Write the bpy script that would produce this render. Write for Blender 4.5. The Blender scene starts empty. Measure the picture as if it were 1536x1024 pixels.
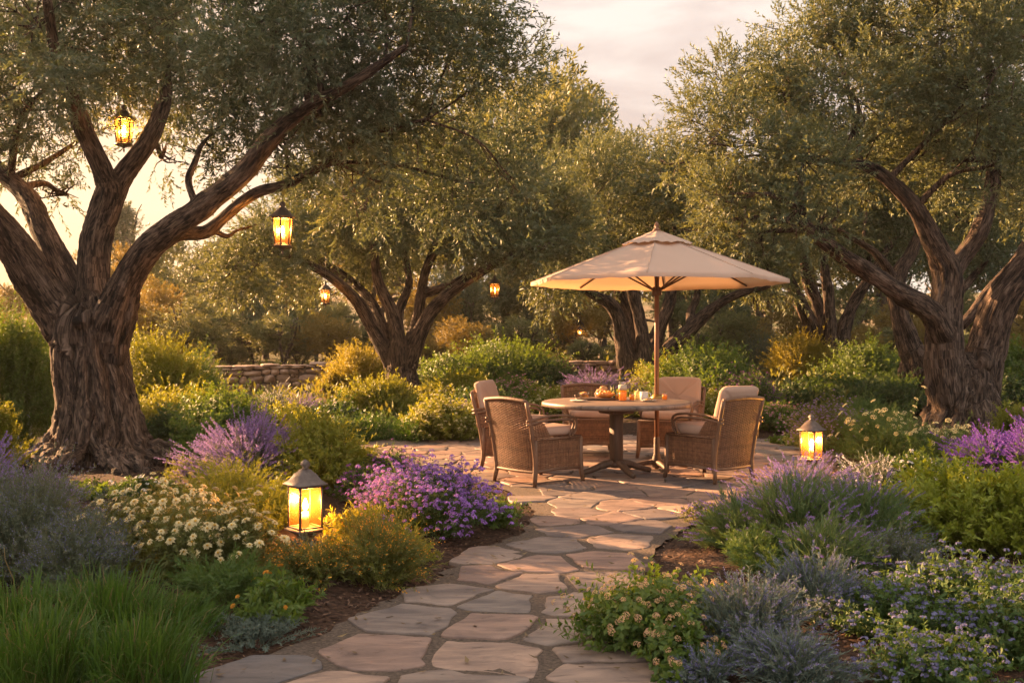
import bpy, math, random
import numpy as np
from mathutils import Vector, Matrix, noise as mnoise

SC = bpy.context.scene
C = SC.collection
R = math.radians
FPX = 1493.0          # focal length in pixels of the 1536 wide photograph (35 mm on a 36 mm sensor)
EYE = 1.35

# ------------------------------------------------------------------ camera
cam_data = bpy.data.cameras.new('camera')
cam_data.lens = 35.0; cam_data.sensor_width = 36.0
cam_data.clip_start = 0.05; cam_data.clip_end = 2000
cam = bpy.data.objects.new('camera', cam_data); C.objects.link(cam)
cam.location = (0, 0, EYE); cam.rotation_euler = (R(90), 0, 0)
SC.camera = cam

# ------------------------------------------------------------------ light
SUN_AZ, SUN_EL = -54.0, 18.0       # degrees left of the view axis, degrees above the horizon
SUN_STRENGTH, SUN_COL = 5.0, (1.0, 0.55, 0.25)
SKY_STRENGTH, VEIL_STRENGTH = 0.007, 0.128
EXPOSURE = 2.65
HAZE = 0.0004

def build_light():
    w = bpy.data.worlds.new('World'); SC.world = w; w.use_nodes = True
    nt = w.node_tree; nt.nodes.clear(); N = nt.nodes.new; L = nt.links.new
    out = N('ShaderNodeOutputWorld')
    sky = N('ShaderNodeTexSky'); sky.sky_type = 'NISHITA'; sky.sun_disc = False
    sky.sun_elevation = R(SUN_EL); sky.sun_rotation = R(SUN_AZ)
    sky.air_density = 1.2; sky.dust_density = 3.0; sky.ozone_density = 0.6
    b1 = N('ShaderNodeBackground'); b1.inputs['Strength'].default_value = SKY_STRENGTH
    L(sky.outputs[0], b1.inputs['Color'])
    # thin evening cloud veil, described by direction in the sky
    geo = N('ShaderNodeTexCoord')
    mp = N('ShaderNodeMapping'); mp.inputs['Scale'].default_value = (1.6, 1.6, 6.5); mp.inputs['Rotation'].default_value = (0.0, 0.12, 0.0)
    L(geo.outputs['Generated'], mp.inputs['Vector'])
    nz = N('ShaderNodeTexNoise'); nz.inputs['Scale'].default_value = 2.3; nz.inputs['Detail'].default_value = 8; nz.inputs['Roughness'].default_value = 0.55
    nz.inputs['Distortion'].default_value = 0.35
    L(mp.outputs[0], nz.inputs['Vector'])
    cr = N('ShaderNodeValToRGB')
    e = cr.color_ramp.elements
    e[0].position = 0.41; e[0].color = (0.84, 0.63, 0.54, 1)
    e[1].position = 0.60; e[1].color = (1.18, 0.99, 0.85, 1)
    L(nz.outputs['Fac'], cr.inputs['Fac'])
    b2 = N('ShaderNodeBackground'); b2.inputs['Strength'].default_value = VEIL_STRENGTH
    # the veil turns golden towards the low sun
    sd = N('ShaderNodeVectorMath'); sd.operation = 'DOT_PRODUCT'; L(geo.outputs['Generated'], sd.inputs[0])
    sd.inputs[1].default_value = (math.sin(R(SUN_AZ)) * math.cos(R(8)), math.cos(R(SUN_AZ)) * math.cos(R(8)), math.sin(R(8)))
    mr = N('ShaderNodeMapRange'); mr.interpolation_type = 'SMOOTHSTEP'; mr.inputs['From Min'].default_value = .55; mr.inputs['From Max'].default_value = .97; L(sd.outputs['Value'], mr.inputs['Value'])
    gm = N('ShaderNodeMix'); gm.data_type = 'RGBA'; L(mr.outputs[0], gm.inputs['Factor']); L(cr.outputs['Color'], gm.inputs['A']); gm.inputs['B'].default_value = (1.12, .64, .34, 1)
    # unseen veil overhead and behind the camera brightened, less pink, as added fill light
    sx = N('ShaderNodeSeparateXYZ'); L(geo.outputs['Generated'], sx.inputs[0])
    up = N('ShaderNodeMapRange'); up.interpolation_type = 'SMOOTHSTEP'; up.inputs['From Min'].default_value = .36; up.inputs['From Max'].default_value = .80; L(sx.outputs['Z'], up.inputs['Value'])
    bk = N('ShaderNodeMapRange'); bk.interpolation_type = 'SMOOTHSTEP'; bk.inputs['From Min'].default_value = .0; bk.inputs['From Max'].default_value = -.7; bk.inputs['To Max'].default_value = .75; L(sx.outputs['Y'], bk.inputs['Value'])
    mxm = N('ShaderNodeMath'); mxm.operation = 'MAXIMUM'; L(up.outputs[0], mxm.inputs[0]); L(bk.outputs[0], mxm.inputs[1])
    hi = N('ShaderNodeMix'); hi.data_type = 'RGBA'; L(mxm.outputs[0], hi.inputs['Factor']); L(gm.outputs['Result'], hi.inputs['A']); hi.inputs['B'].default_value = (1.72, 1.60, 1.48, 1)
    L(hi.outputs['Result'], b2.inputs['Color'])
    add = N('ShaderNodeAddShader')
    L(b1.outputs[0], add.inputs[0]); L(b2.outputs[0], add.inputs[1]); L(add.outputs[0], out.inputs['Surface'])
    s = bpy.data.lights.new('sun', 'SUN'); s.energy = SUN_STRENGTH; s.angle = R(0.6); s.color = SUN_COL
    so = bpy.data.objects.new('sun', s); C.objects.link(so)
    d = Vector((math.sin(R(SUN_AZ)) * math.cos(R(SUN_EL)), math.cos(R(SUN_AZ)) * math.cos(R(SUN_EL)), math.sin(R(SUN_EL))))
    so.rotation_euler = d.to_track_quat('Z', 'Y').to_euler(); so.location = d * 60
build_light()
vs = SC.view_settings
vs.view_transform = 'Standard'; vs.look = 'None'; vs.exposure = EXPOSURE; vs.gamma = 1; vs.use_curve_mapping = False
cy = SC.cycles
cy.max_bounces = 8; cy.diffuse_bounces = 3; cy.glossy_bounces = 2; cy.transmission_bounces = 5; cy.transparent_max_bounces = 20
cy.sample_clamp_indirect = 4.0; cy.use_adaptive_sampling = True; cy.adaptive_threshold = 0.008
cy.caustics_reflective = False; cy.caustics_refractive = False
cy.use_denoising = True
try:
    cy.denoiser = 'OPENIMAGEDENOISE'; cy.denoising_input_passes = 'RGB_ALBEDO_NORMAL'
except Exception: pass

# ------------------------------------------------------------------ helpers
def W3(px, py, D):
    return np.array([(px - 768.0) / FPX * D, D, EYE - (py - 512.0) / FPX * D])

PATH_PX = [(180, 1085), (310, 1024), (452, 968), (560, 915), (655, 872), (722, 828), (788, 800), (802, 770), (770, 742), (690, 716),
           (600, 692), (530, 672), (560, 661), (640, 658), (735, 656), (880, 654), (1010, 655), (1130, 661), (1225, 676), (1262, 694), (1225, 716),
           (1128, 750), (1042, 786), (985, 826), (972, 862), (962, 905), (985, 960), (1012, 1024), (1040, 1085)]
PATH = np.array([[(x - 768) / FPX * (FPX * EYE / (y - 512)), FPX * EYE / (y - 512)] for x, y in PATH_PX])

def poly_dist(P, poly):
    """signed distance (negative inside) of points P (n,2)"""
    P = np.asarray(P, float); A = poly; B = np.roll(poly, -1, 0)
    best = np.full(len(P), 1e9); inside = np.zeros(len(P), bool)
    for a, b in zip(A, B):
        ab = b - a; t = np.clip(((P - a) @ ab) / (ab @ ab), 0, 1)
        best = np.minimum(best, np.hypot(*(P - a - t[:, None] * ab).T))
        c = (a[1] > P[:, 1]) != (b[1] > P[:, 1])
        with np.errstate(divide='ignore', invalid='ignore'):
            xi = (b[0] - a[0]) * (P[:, 1] - a[1]) / (b[1] - a[1]) + a[0]
        inside ^= c & (P[:, 0] < xi)
    return np.where(inside, -best, best)

def hground(x, y):
    x = np.atleast_1d(np.asarray(x, float)); y = np.atleast_1d(np.asarray(y, float))
    d = poly_dist(np.stack([x, y], 1), PATH)
    bed = np.clip(d / 0.5, 0, 1); bed = bed * bed * (3 - 2 * bed)
    h = 0.05 * np.clip(y - 13.5, 0, 23) + 0.085 * np.clip(y - 60, 0, 80)
    h = h + bed * (0.05 + 0.02 * np.sin(x * 2.1 + 1) * np.cos(y * 1.7) + 0.01 * np.sin(x * 5.3) * np.sin(y * 6.1))
    return h
def hg(x, y): return float(hground(x, y)[0])

class MB:
    """collects shapes and links them as one mesh object"""
    def __init__(s): s.v = []; s.f = []; s.n = 0
    def add(s, v, *faces):
        v = np.asarray(v, float).reshape(-1, 3)
        for f in faces:
            f = np.asarray(f, np.int64)
            if len(f): s.f.append(f + s.n)
        s.v.append(v); s.n += len(v)
    def poly(s, v, faces):
        by = {}
        for f in faces: by.setdefault(len(f), []).append(f)
        s.add(v, *[np.array(g) for g in by.values()])
    def mesh(s, name, mat=None, smooth=False):
        m = bpy.data.meshes.new(name)
        V = np.concatenate(s.v) if s.v else np.zeros((0, 3))
        m.vertices.add(len(V)); m.vertices.foreach_set('co', V.astype(np.float32).ravel())
        loops = np.concatenate([f.ravel() for f in s.f]).astype(np.int32)
        tot = np.concatenate([np.full(len(f), f.shape[1]) for f in s.f]).astype(np.int32)
        st = np.concatenate([[0], np.cumsum(tot)[:-1]]).astype(np.int32)
        m.loops.add(len(loops)); m.loops.foreach_set('vertex_index', loops)
        m.polygons.add(len(tot)); m.polygons.foreach_set('loop_start', st); m.polygons.foreach_set('loop_total', tot)
        m.update(calc_edges=True); m.validate()
        if smooth: m.polygons.foreach_set('use_smooth', np.ones(len(m.polygons), bool))
        if mat: m.materials.append(mat)
        return m
    def build(s, name, mat=None, parent=None, smooth=False, loc=None):
        o = bpy.data.objects.new(name, s.mesh(name, mat, smooth)); C.objects.link(o)
        if parent: o.parent = parent
        if loc is not None: o.location = loc
        return o

def tag(o, label=None, cat=None, group=None, kind=None):
    if label: o['label'] = label
    if cat: o['category'] = cat
    if group: o['group'] = group
    if kind: o['kind'] = kind
    return o
def empty(name, loc, rz=0, label=None, cat=None, group=None):
    o = bpy.data.objects.new(name, None); C.objects.link(o)
    o.location = loc; o.rotation_euler = (0, 0, rz); o.empty_display_size = 0.1
    return tag(o, label, cat, group)
def copy_tree(o, parent=None):
    c = o.copy(); C.objects.link(c)
    if parent: c.parent = parent
    for ch in list(o.children): copy_tree(ch, c)
    return c

def unit(v): return v / np.maximum(np.linalg.norm(v, axis=-1, keepdims=True), 1e-9)

def tube(mb, pts, rad, n=8, cap=True, rfun=None):
    pts = np.asarray(pts, float); k = len(pts); rad = np.broadcast_to(np.asarray(rad, float), (k,))
    T = unit(np.gradient(pts, axis=0)); u = np.cross(T[0], [0.3, 0.9, 0.1]); u /= np.linalg.norm(u)
    th = np.arange(n) * 2 * math.pi / n; V = np.zeros((k, n, 3))
    for i in range(k):
        u = u - T[i] * (u @ T[i]); u /= np.linalg.norm(u); w = np.cross(T[i], u)
        r = rad[i] * (rfun(th, i) if rfun else 1)
        V[i] = pts[i] + (np.cos(th) * r)[:, None] * u + (np.sin(th) * r)[:, None] * w
    i, j = np.meshgrid(np.arange(k - 1), np.arange(n), indexing='ij')
    q = np.stack([i * n + j, i * n + (j + 1) % n, (i + 1) * n + (j + 1) % n, (i + 1) * n + j], -1).reshape(-1, 4)
    fs = [q]
    if cap: fs.append(np.arange(n)[::-1][None]); fs.append((np.arange(n) + (k - 1) * n)[None])
    mb.add(V.reshape(-1, 3), *fs)

def catmull(P, per=6):
    P = np.asarray(P, float); P = np.vstack([2 * P[0] - P[1], P, 2 * P[-1] - P[-2]]); out = []
    for i in range(1, len(P) - 2):
        for t in np.arange(per) / per:
            p0, p1, p2, p3 = P[i - 1:i + 3]
            out.append(.5 * (2 * p1 + (p2 - p0) * t + (2 * p0 - 5 * p1 + 4 * p2 - p3) * t * t + (3 * p1 - p0 - 3 * p2 + p3) * t ** 3))
    out.append(P[-2]); return np.array(out)

def box(mb, c, s, rot=None, bev=0.0):
    """box, with chamfered edges when bev > 0"""
    hx, hy, hz = np.array(s) / 2.0
    if bev <= 0:
        v = np.array([[x, y, z] for x in (-hx, hx) for y in (-hy, hy) for z in (-hz, hz)])
        f = np.array([[0, 1, 3, 2], [4, 6, 7, 5], [0, 4, 5, 1], [2, 3, 7, 6], [0, 2, 6, 4], [1, 5, 7, 3]])
        if rot is not None: v = v @ np.array(rot).T
        mb.add(v + np.array(c), f); return
    b = min(bev, hx * .49, hy * .49, hz * .49)
    def ring(ix, iy, z): 
        return [[-hx + ix + b * 0, -hy + iy, z]]
    v = []
    for z, ins in ((-hz, b), (-hz + b, 0), (hz - b, 0), (hz, b)):
        x, y = hx - ins, hy - ins; k = b
        v += [[-x + k, -y, z], [x - k, -y, z], [x, -y + k, z], [x, y - k, z], [x - k, y, z], [-x + k, y, z], [-x, y - k, z], [-x, -y + k, z]]
    v = np.array(v)
    if rot is not None: v = v @ np.array(rot).T
    q = np.array([[r * 8 + j, r * 8 + (j + 1) % 8, (r + 1) * 8 + (j + 1) % 8, (r + 1) * 8 + j] for r in range(3) for j in range(8)])
    mb.add(v + np.array(c), q, np.arange(8)[::-1][None], (np.arange(8) + 24)[None])

def lathe(mb, prof, n=20, c=(0, 0, 0), rot0=0.0):
    """profile of (radius, z) turned about the vertical axis"""
    prof = np.array(prof, float); k = len(prof); th = np.arange(n) * 2 * math.pi / n + rot0
    V = np.zeros((k, n, 3))
    V[:, :, 0] = prof[:, :1] * np.cos(th); V[:, :, 1] = prof[:, :1] * np.sin(th); V[:, :, 2] = prof[:, 1:]
    i, j = np.meshgrid(np.arange(k - 1), np.arange(n), indexing='ij')
    q = np.stack([i * n + j, i * n + (j + 1) % n, (i + 1) * n + (j + 1) % n, (i + 1) * n + j], -1).reshape(-1, 4)
    mb.add(V.reshape(-1, 3) + np.array(c), q, np.arange(n)[::-1][None], (np.arange(n) + (k - 1) * n)[None])

def rotz(a):
    c, s = math.cos(a), math.sin(a); return np.array([[c, -s, 0], [s, c, 0], [0, 0, 1]])
def roty(a):
    c, s = math.cos(a), math.sin(a); return np.array([[c, 0, s], [0, 1, 0], [-s, 0, c]])
def rotx(a):
    c, s = math.cos(a), math.sin(a); return np.array([[1, 0, 0], [0, c, -s], [0, s, c]])

def leaves(mb, P, D, Nn, L, Wd, bend=0.12):
    """one small four-sided leaf per row"""
    S = unit(np.cross(D, Nn)); Nn = unit(np.cross(S, D)); L = np.asarray(L)[:, None]; Wd = np.asarray(Wd)[:, None]
    v = np.stack([P, P + D * L * .45 + S * Wd * .5 + Nn * L * bend * .35, P + D * L - Nn * L * bend, P + D * L * .45 - S * Wd * .5 + Nn * L * bend * .35], 1)
    mb.add(v.reshape(-1, 3), np.arange(4 * len(P)).reshape(-1, 4))

def ribbons(mb, pts, w):
    """pts (n,k,3): tapering flat stems"""
    n, k, _ = pts.shape; T = unit(pts[:, -1] - pts[:, 0]); rv = np.random.default_rng(n).normal(size=(n, 3)); S = unit(np.cross(T, rv))
    tap = np.linspace(1, .25, k)[None, :, None] * np.asarray(w).reshape(-1, 1, 1) * .5
    v = np.stack([pts - S[:, None] * tap, pts + S[:, None] * tap], 2).reshape(-1, 3)
    a = (np.arange(n)[:, None] * k + np.arange(k - 1)[None]).ravel() * 2
    mb.add(v, np.stack([a, a + 1, a + 3, a + 2], 1))

# ------------------------------------------------------------------ materials
def newmat(name):
    m = bpy.data.materials.new(name); m.use_nodes = True
    nt = m.node_tree; nt.nodes.clear(); return m, nt, nt.nodes.new, nt.links.new
def leafmat(name, c1, c2, trans=(.2, .2, .03), tf=.3, back=1.5, rough=.55, spec=.35):
    m, nt, N, L = newmat(name)
    g = N('ShaderNodeNewGeometry'); mix = N('ShaderNodeMix'); mix.data_type = 'RGBA'
    mix.inputs['A'].default_value = (*c1, 1); mix.inputs['B'].default_value = (*c2, 1)
    L(g.outputs['Random Per Island'], mix.inputs['Factor'])
    mb_ = N('ShaderNodeMix'); mb_.data_type = 'RGBA'; mb_.blend_type = 'MULTIPLY'; mb_.inputs['Factor'].default_value = 1
    cb = N('ShaderNodeMix'); cb.data_type = 'RGBA'; cb.inputs['A'].default_value = (1, 1, 1, 1); cb.inputs['B'].default_value = (back, back, back * 1.05, 1)
    L(g.outputs['Backfacing'], cb.inputs['Factor']); L(mix.outputs['Result'], mb_.inputs['A']); L(cb.outputs['Result'], mb_.inputs['B'])
    p = N('ShaderNodeBsdfPrincipled'); p.inputs['Roughness'].default_value = rough; p.inputs['Specular IOR Level'].default_value = spec
    L(mb_.outputs['Result'], p.inputs['Base Color'])
    t = N('ShaderNodeBsdfTranslucent'); t.inputs['Color'].default_value = (*trans, 1)
    ms = N('ShaderNodeMixShader'); ms.inputs[0].default_value = tf; L(p.outputs[0], ms.inputs[1]); L(t.outputs[0], ms.inputs[2])
    o = N('ShaderNodeOutputMaterial'); L(ms.outputs[0], o.inputs['Surface']); return m
def surf(name, c1, c2=None, scale=8, rough=.7, bump=.3, bscale=None, metal=0, spec=.4, stretch=(1, 1, 1), island=0.0, detail=6, bdist=.02):
    m, nt, N, L = newmat(name); c2 = c2 or c1
    tc = N('ShaderNodeTexCoord'); mp = N('ShaderNodeMapping'); mp.inputs['Scale'].default_value = stretch; L(tc.outputs['Object'], mp.inputs['Vector'])
    nz = N('ShaderNodeTexNoise'); nz.inputs['Scale'].default_value = scale; nz.inputs['Detail'].default_value = detail; L(mp.outputs[0], nz.inputs['Vector'])
    cr = N('ShaderNodeValToRGB'); e = cr.color_ramp.elements; e[0].position = .3; e[0].color = (*c1, 1); e[1].position = .7; e[1].color = (*c2, 1)
    L(nz.outputs['Fac'], cr.inputs['Fac']); col = cr.outputs['Color']
    if island:
        g = N('ShaderNodeNewGeometry'); mr = N('ShaderNodeMapRange'); mr.inputs['To Min'].default_value = 1 - island; mr.inputs['To Max'].default_value = 1 + island
        L(g.outputs['Random Per Island'], mr.inputs['Value'])
        hs = N('ShaderNodeHueSaturation'); L(col, hs.inputs['Color']); L(mr.outputs[0], hs.inputs['Value']); col = hs.outputs['Color']
    p = N('ShaderNodeBsdfPrincipled'); p.inputs['Roughness'].default_value = rough; p.inputs['Metallic'].default_value = metal; p.inputs['Specular IOR Level'].default_value = spec
    L(col, p.inputs['Base Color'])
    if bump:
        n2 = N('ShaderNodeTexNoise'); n2.inputs['Scale'].default_value = bscale or scale * 4; n2.inputs['Detail'].default_value = 8; L(mp.outputs[0], n2.inputs['Vector'])
        b = N('ShaderNodeBump'); b.inputs['Strength'].default_value = bump; b.inputs['Distance'].default_value = bdist
        L(n2.outputs['Fac'], b.inputs['Height']); L(b.outputs[0], p.inputs['Normal'])
    o = N('ShaderNodeOutputMaterial'); L(p.outputs[0], o.inputs['Surface']); return m
def barkmat(name, c1, c2, c3):
    m, nt, N, L = newmat(name)
    at = N('ShaderNodeAttribute'); at.attribute_name = 'barkco'
    mp = N('ShaderNodeMapping'); mp.inputs['Scale'].default_value = (9, 9, 2.2); L(at.outputs['Vector'], mp.inputs['Vector'])
    nz = N('ShaderNodeTexNoise'); nz.inputs['Scale'].default_value = 1.6; nz.inputs['Detail'].default_value = 9; nz.inputs['Roughness'].default_value = .65; nz.inputs['Distortion'].default_value = .6
    L(mp.outputs[0], nz.inputs['Vector'])
    mp2 = N('ShaderNodeMapping'); mp2.inputs['Scale'].default_value = (38, 38, 5); L(at.outputs['Vector'], mp2.inputs['Vector'])
    nf_ = N('ShaderNodeTexNoise'); nf_.inputs['Scale'].default_value = 1.5; nf_.inputs['Detail'].default_value = 7; nf_.inputs['Distortion'].default_value = .8; L(mp2.outputs[0], nf_.inputs['Vector'])
    av = N('ShaderNodeMix'); av.data_type = 'FLOAT'; av.inputs['Factor'].default_value = .5; L(nz.outputs['Fac'], av.inputs[2]); L(nf_.outputs['Fac'], av.inputs[3])
    cr = N('ShaderNodeValToRGB'); e = cr.color_ramp.elements; e[0].position = .42; e[0].color = (*c1, 1); e[1].position = .51; e[1].color = (*c2, 1)  # crevice shade painted in: the low parts of the bump take the darkest tone
    e2 = cr.color_ramp.elements.new(.64); e2.color = (*c3, 1)
    L(av.outputs[0], cr.inputs['Fac'])
    p = N('ShaderNodeBsdfPrincipled'); p.inputs['Roughness'].default_value = .85; p.inputs['Specular IOR Level'].default_value = .25
    L(cr.outputs[0], p.inputs['Base Color'])
    b = N('ShaderNodeBump'); b.inputs['Strength'].default_value = 1.0; b.inputs['Distance'].default_value = .06; L(av.outputs[0], b.inputs['Height'])
    L(b.outputs[0], p.inputs['Normal'])
    o = N('ShaderNodeOutputMaterial'); L(p.outputs[0], o.inputs['Surface']); return m
def cloth(name, c, tf=.0, tc_=None):
    m = surf(name, tuple(x * .93 for x in c), c, scale=3, rough=.9, bump=.25, bscale=500, spec=.2, bdist=.002)
    if tf:
        nt = m.node_tree; p = [n for n in nt.nodes if n.type == 'BSDF_PRINCIPLED'][0]; o = [n for n in nt.nodes if n.type == 'OUTPUT_MATERIAL'][0]
        t = nt.nodes.new('ShaderNodeBsdfTranslucent'); t.inputs['Color'].default_value = (*(tc_ or c), 1)
        ms = nt.nodes.new('ShaderNodeMixShader'); ms.inputs[0].default_value = tf
        nt.links.new(p.outputs[0], ms.inputs[1]); nt.links.new(t.outputs[0], ms.inputs[2]); nt.links.new(ms.outputs[0], o.inputs['Surface'])
    return m
def emit(name, c, s):
    m, nt, N, L = newmat(name); e = N('ShaderNodeEmission'); e.inputs[0].default_value = (*c, 1); e.inputs[1].default_value = s
    o = N('ShaderNodeOutputMaterial'); L(e.outputs[0], o.inputs['Surface']); return m
def frosted(name, c, clear=.4):
    m, nt, N, L = newmat(name)
    t = N('ShaderNodeBsdfTranslucent'); t.inputs[0].default_value = (*c, 1); x = N('ShaderNodeBsdfTransparent'); x.inputs[0].default_value = (1, .80, .50, 1)
    ms = N('ShaderNodeMixShader'); ms.inputs[0].default_value = clear; L(t.outputs[0], ms.inputs[1]); L(x.outputs[0], ms.inputs[2])
    g = N('ShaderNodeBsdfGlossy'); g.inputs['Roughness'].default_value = .25; m2 = N('ShaderNodeMixShader'); m2.inputs[0].default_value = .05
    L(ms.outputs[0], m2.inputs[1]); L(g.outputs[0], m2.inputs[2])
    o = N('ShaderNodeOutputMaterial'); L(m2.outputs[0], o.inputs['Surface']); return m
def glass(name, c, rough=.02):
    m, nt, N, L = newmat(name)
    x = N('ShaderNodeBsdfTransparent'); x.inputs[0].default_value = (*c, 1); g = N('ShaderNodeBsdfGlossy'); g.inputs['Roughness'].default_value = rough
    ms = N('ShaderNodeMixShader'); ms.inputs[0].default_value = .09; L(x.outputs[0], ms.inputs[1]); L(g.outputs[0], ms.inputs[2])
    o = N('ShaderNodeOutputMaterial'); L(ms.outputs[0], o.inputs['Surface']); return m

M = {}
M['bark'] = barkmat('olive_bark', (.012, .008, .006), (.075, .049, .036), (.21, .150, .115))
M['bark_far'] = surf('far_bark', (.05, .035, .025), (.11, .08, .055), scale=14, bump=.6, stretch=(1, 1, .25))
M['olive'] = leafmat('olive_leaf', (.046, .070, .042), (.118, .146, .092), (.18, .20, .05), .25, 2.0, .55, .32)
M['olive_gold'] = leafmat('olive_leaf_gold', (.050, .072, .040), (.125, .146, .082), (.22, .22, .045), .27, 1.9, .55, .32)
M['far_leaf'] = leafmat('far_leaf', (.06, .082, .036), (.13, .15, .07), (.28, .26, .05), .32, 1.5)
M['far_sun_tint'] = leafmat('far_leaf_sun_tint', (.11, .09, .025), (.19, .14, .035), (.36, .24, .03), .36, 1.3)  # golden sunlight put into the leaf colour of far trees and bushes
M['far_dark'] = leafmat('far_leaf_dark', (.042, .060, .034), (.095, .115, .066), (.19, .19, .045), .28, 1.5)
M['leafy'] = leafmat('green_shrub_leaf', (.045, .085, .015), (.10, .15, .025), (.22, .30, .02), .32, 1.3)
M['leafy_dark'] = leafmat('dark_shrub_leaf', (.025, .05, .014), (.06, .095, .022), (.13, .2, .02), .28, 1.3)
M['yleafy'] = leafmat('yellow_green_leaf', (.09, .115, .012), (.19, .20, .022), (.38, .36, .02), .36, 1.3)
M['lavleaf'] = leafmat('lavender_leaf', (.058, .108, .034), (.12, .168, .065), (.18, .24, .05), .28, 1.2)
M['lime'] = leafmat('lime_leaf', (.13, .17, .014), (.27, .30, .03), (.40, .42, .02), .34, 1.2)
M['gold'] = leafmat('golden_leaf', (.16, .14, .015), (.27, .22, .03), (.45, .36, .03), .38, 1.2)
M['grassy'] = leafmat('grass_blade', (.02, .052, .008), (.06, .115, .016), (.12, .22, .015), .3, 1.2, .45)
M['fine'] = leafmat('fine_green_leaf', (.04, .085, .018), (.085, .135, .03), (.17, .24, .03), .3, 1.2)
M['silver'] = leafmat('silver_leaf', (.075, .105, .085), (.14, .175, .14), (.15, .18, .09), .2, 1.2, .7)
M['sage'] = leafmat('grey_green_leaf', (.06, .08, .055), (.12, .14, .09), (.17, .18, .06), .25, 1.2, .7)
M['olivegreen'] = leafmat('olive_green_leaf', (.07, .085, .02), (.13, .14, .035), (.27, .25, .03), .32, 1.2)
def flowermat(n, a, b, t=None, tf=.3): return leafmat(n, a, b, t or b, tf, 1.0, .7, .2)
M['f_lav'] = flowermat('lavender_flower', (.17, .10, .30), (.33, .22, .48))
M['f_pink'] = flowermat('pink_mauve_flower', (.19, .12, .29), (.34, .22, .43))
M['f_blue'] = flowermat('blue_grey_flower', (.11, .105, .21), (.23, .225, .37))
M['f_violet'] = flowermat('violet_flower', (.10, .04, .28), (.24, .10, .46))
M['f_aster'] = flowermat('aster_flower', (.21, .085, .36), (.41, .215, .57))
M['f_dark'] = flowermat('plum_flower', (.13, .03, .15), (.30, .10, .30))
M['f_white'] = flowermat('white_flower', (.55, .50, .48), (.75, .70, .66))
M['f_cream'] = flowermat('cream_petal', (.68, .53, .26), (.80, .70, .44), tf=.25)
M['f_yellow'] = flowermat('yellow_flower', (.55, .42, .06), (.72, .60, .16))
M['f_orange'] = flowermat('orange_flower', (.55, .20, .02), (.72, .36, .05))
M['f_pale'] = flowermat('pale_yellow_flower', (.62, .53, .24), (.76, .68, .40))
M['f_mixed'] = flowermat('lantana_flower', (.42, .16, .20), (.70, .52, .20))
M['f_rose'] = flowermat('rose_flower', (.42, .16, .22), (.62, .34, .36))
M['eye'] = surf('flower_eye', (.45, .24, .03), (.6, .36, .05), bump=.2)
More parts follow.
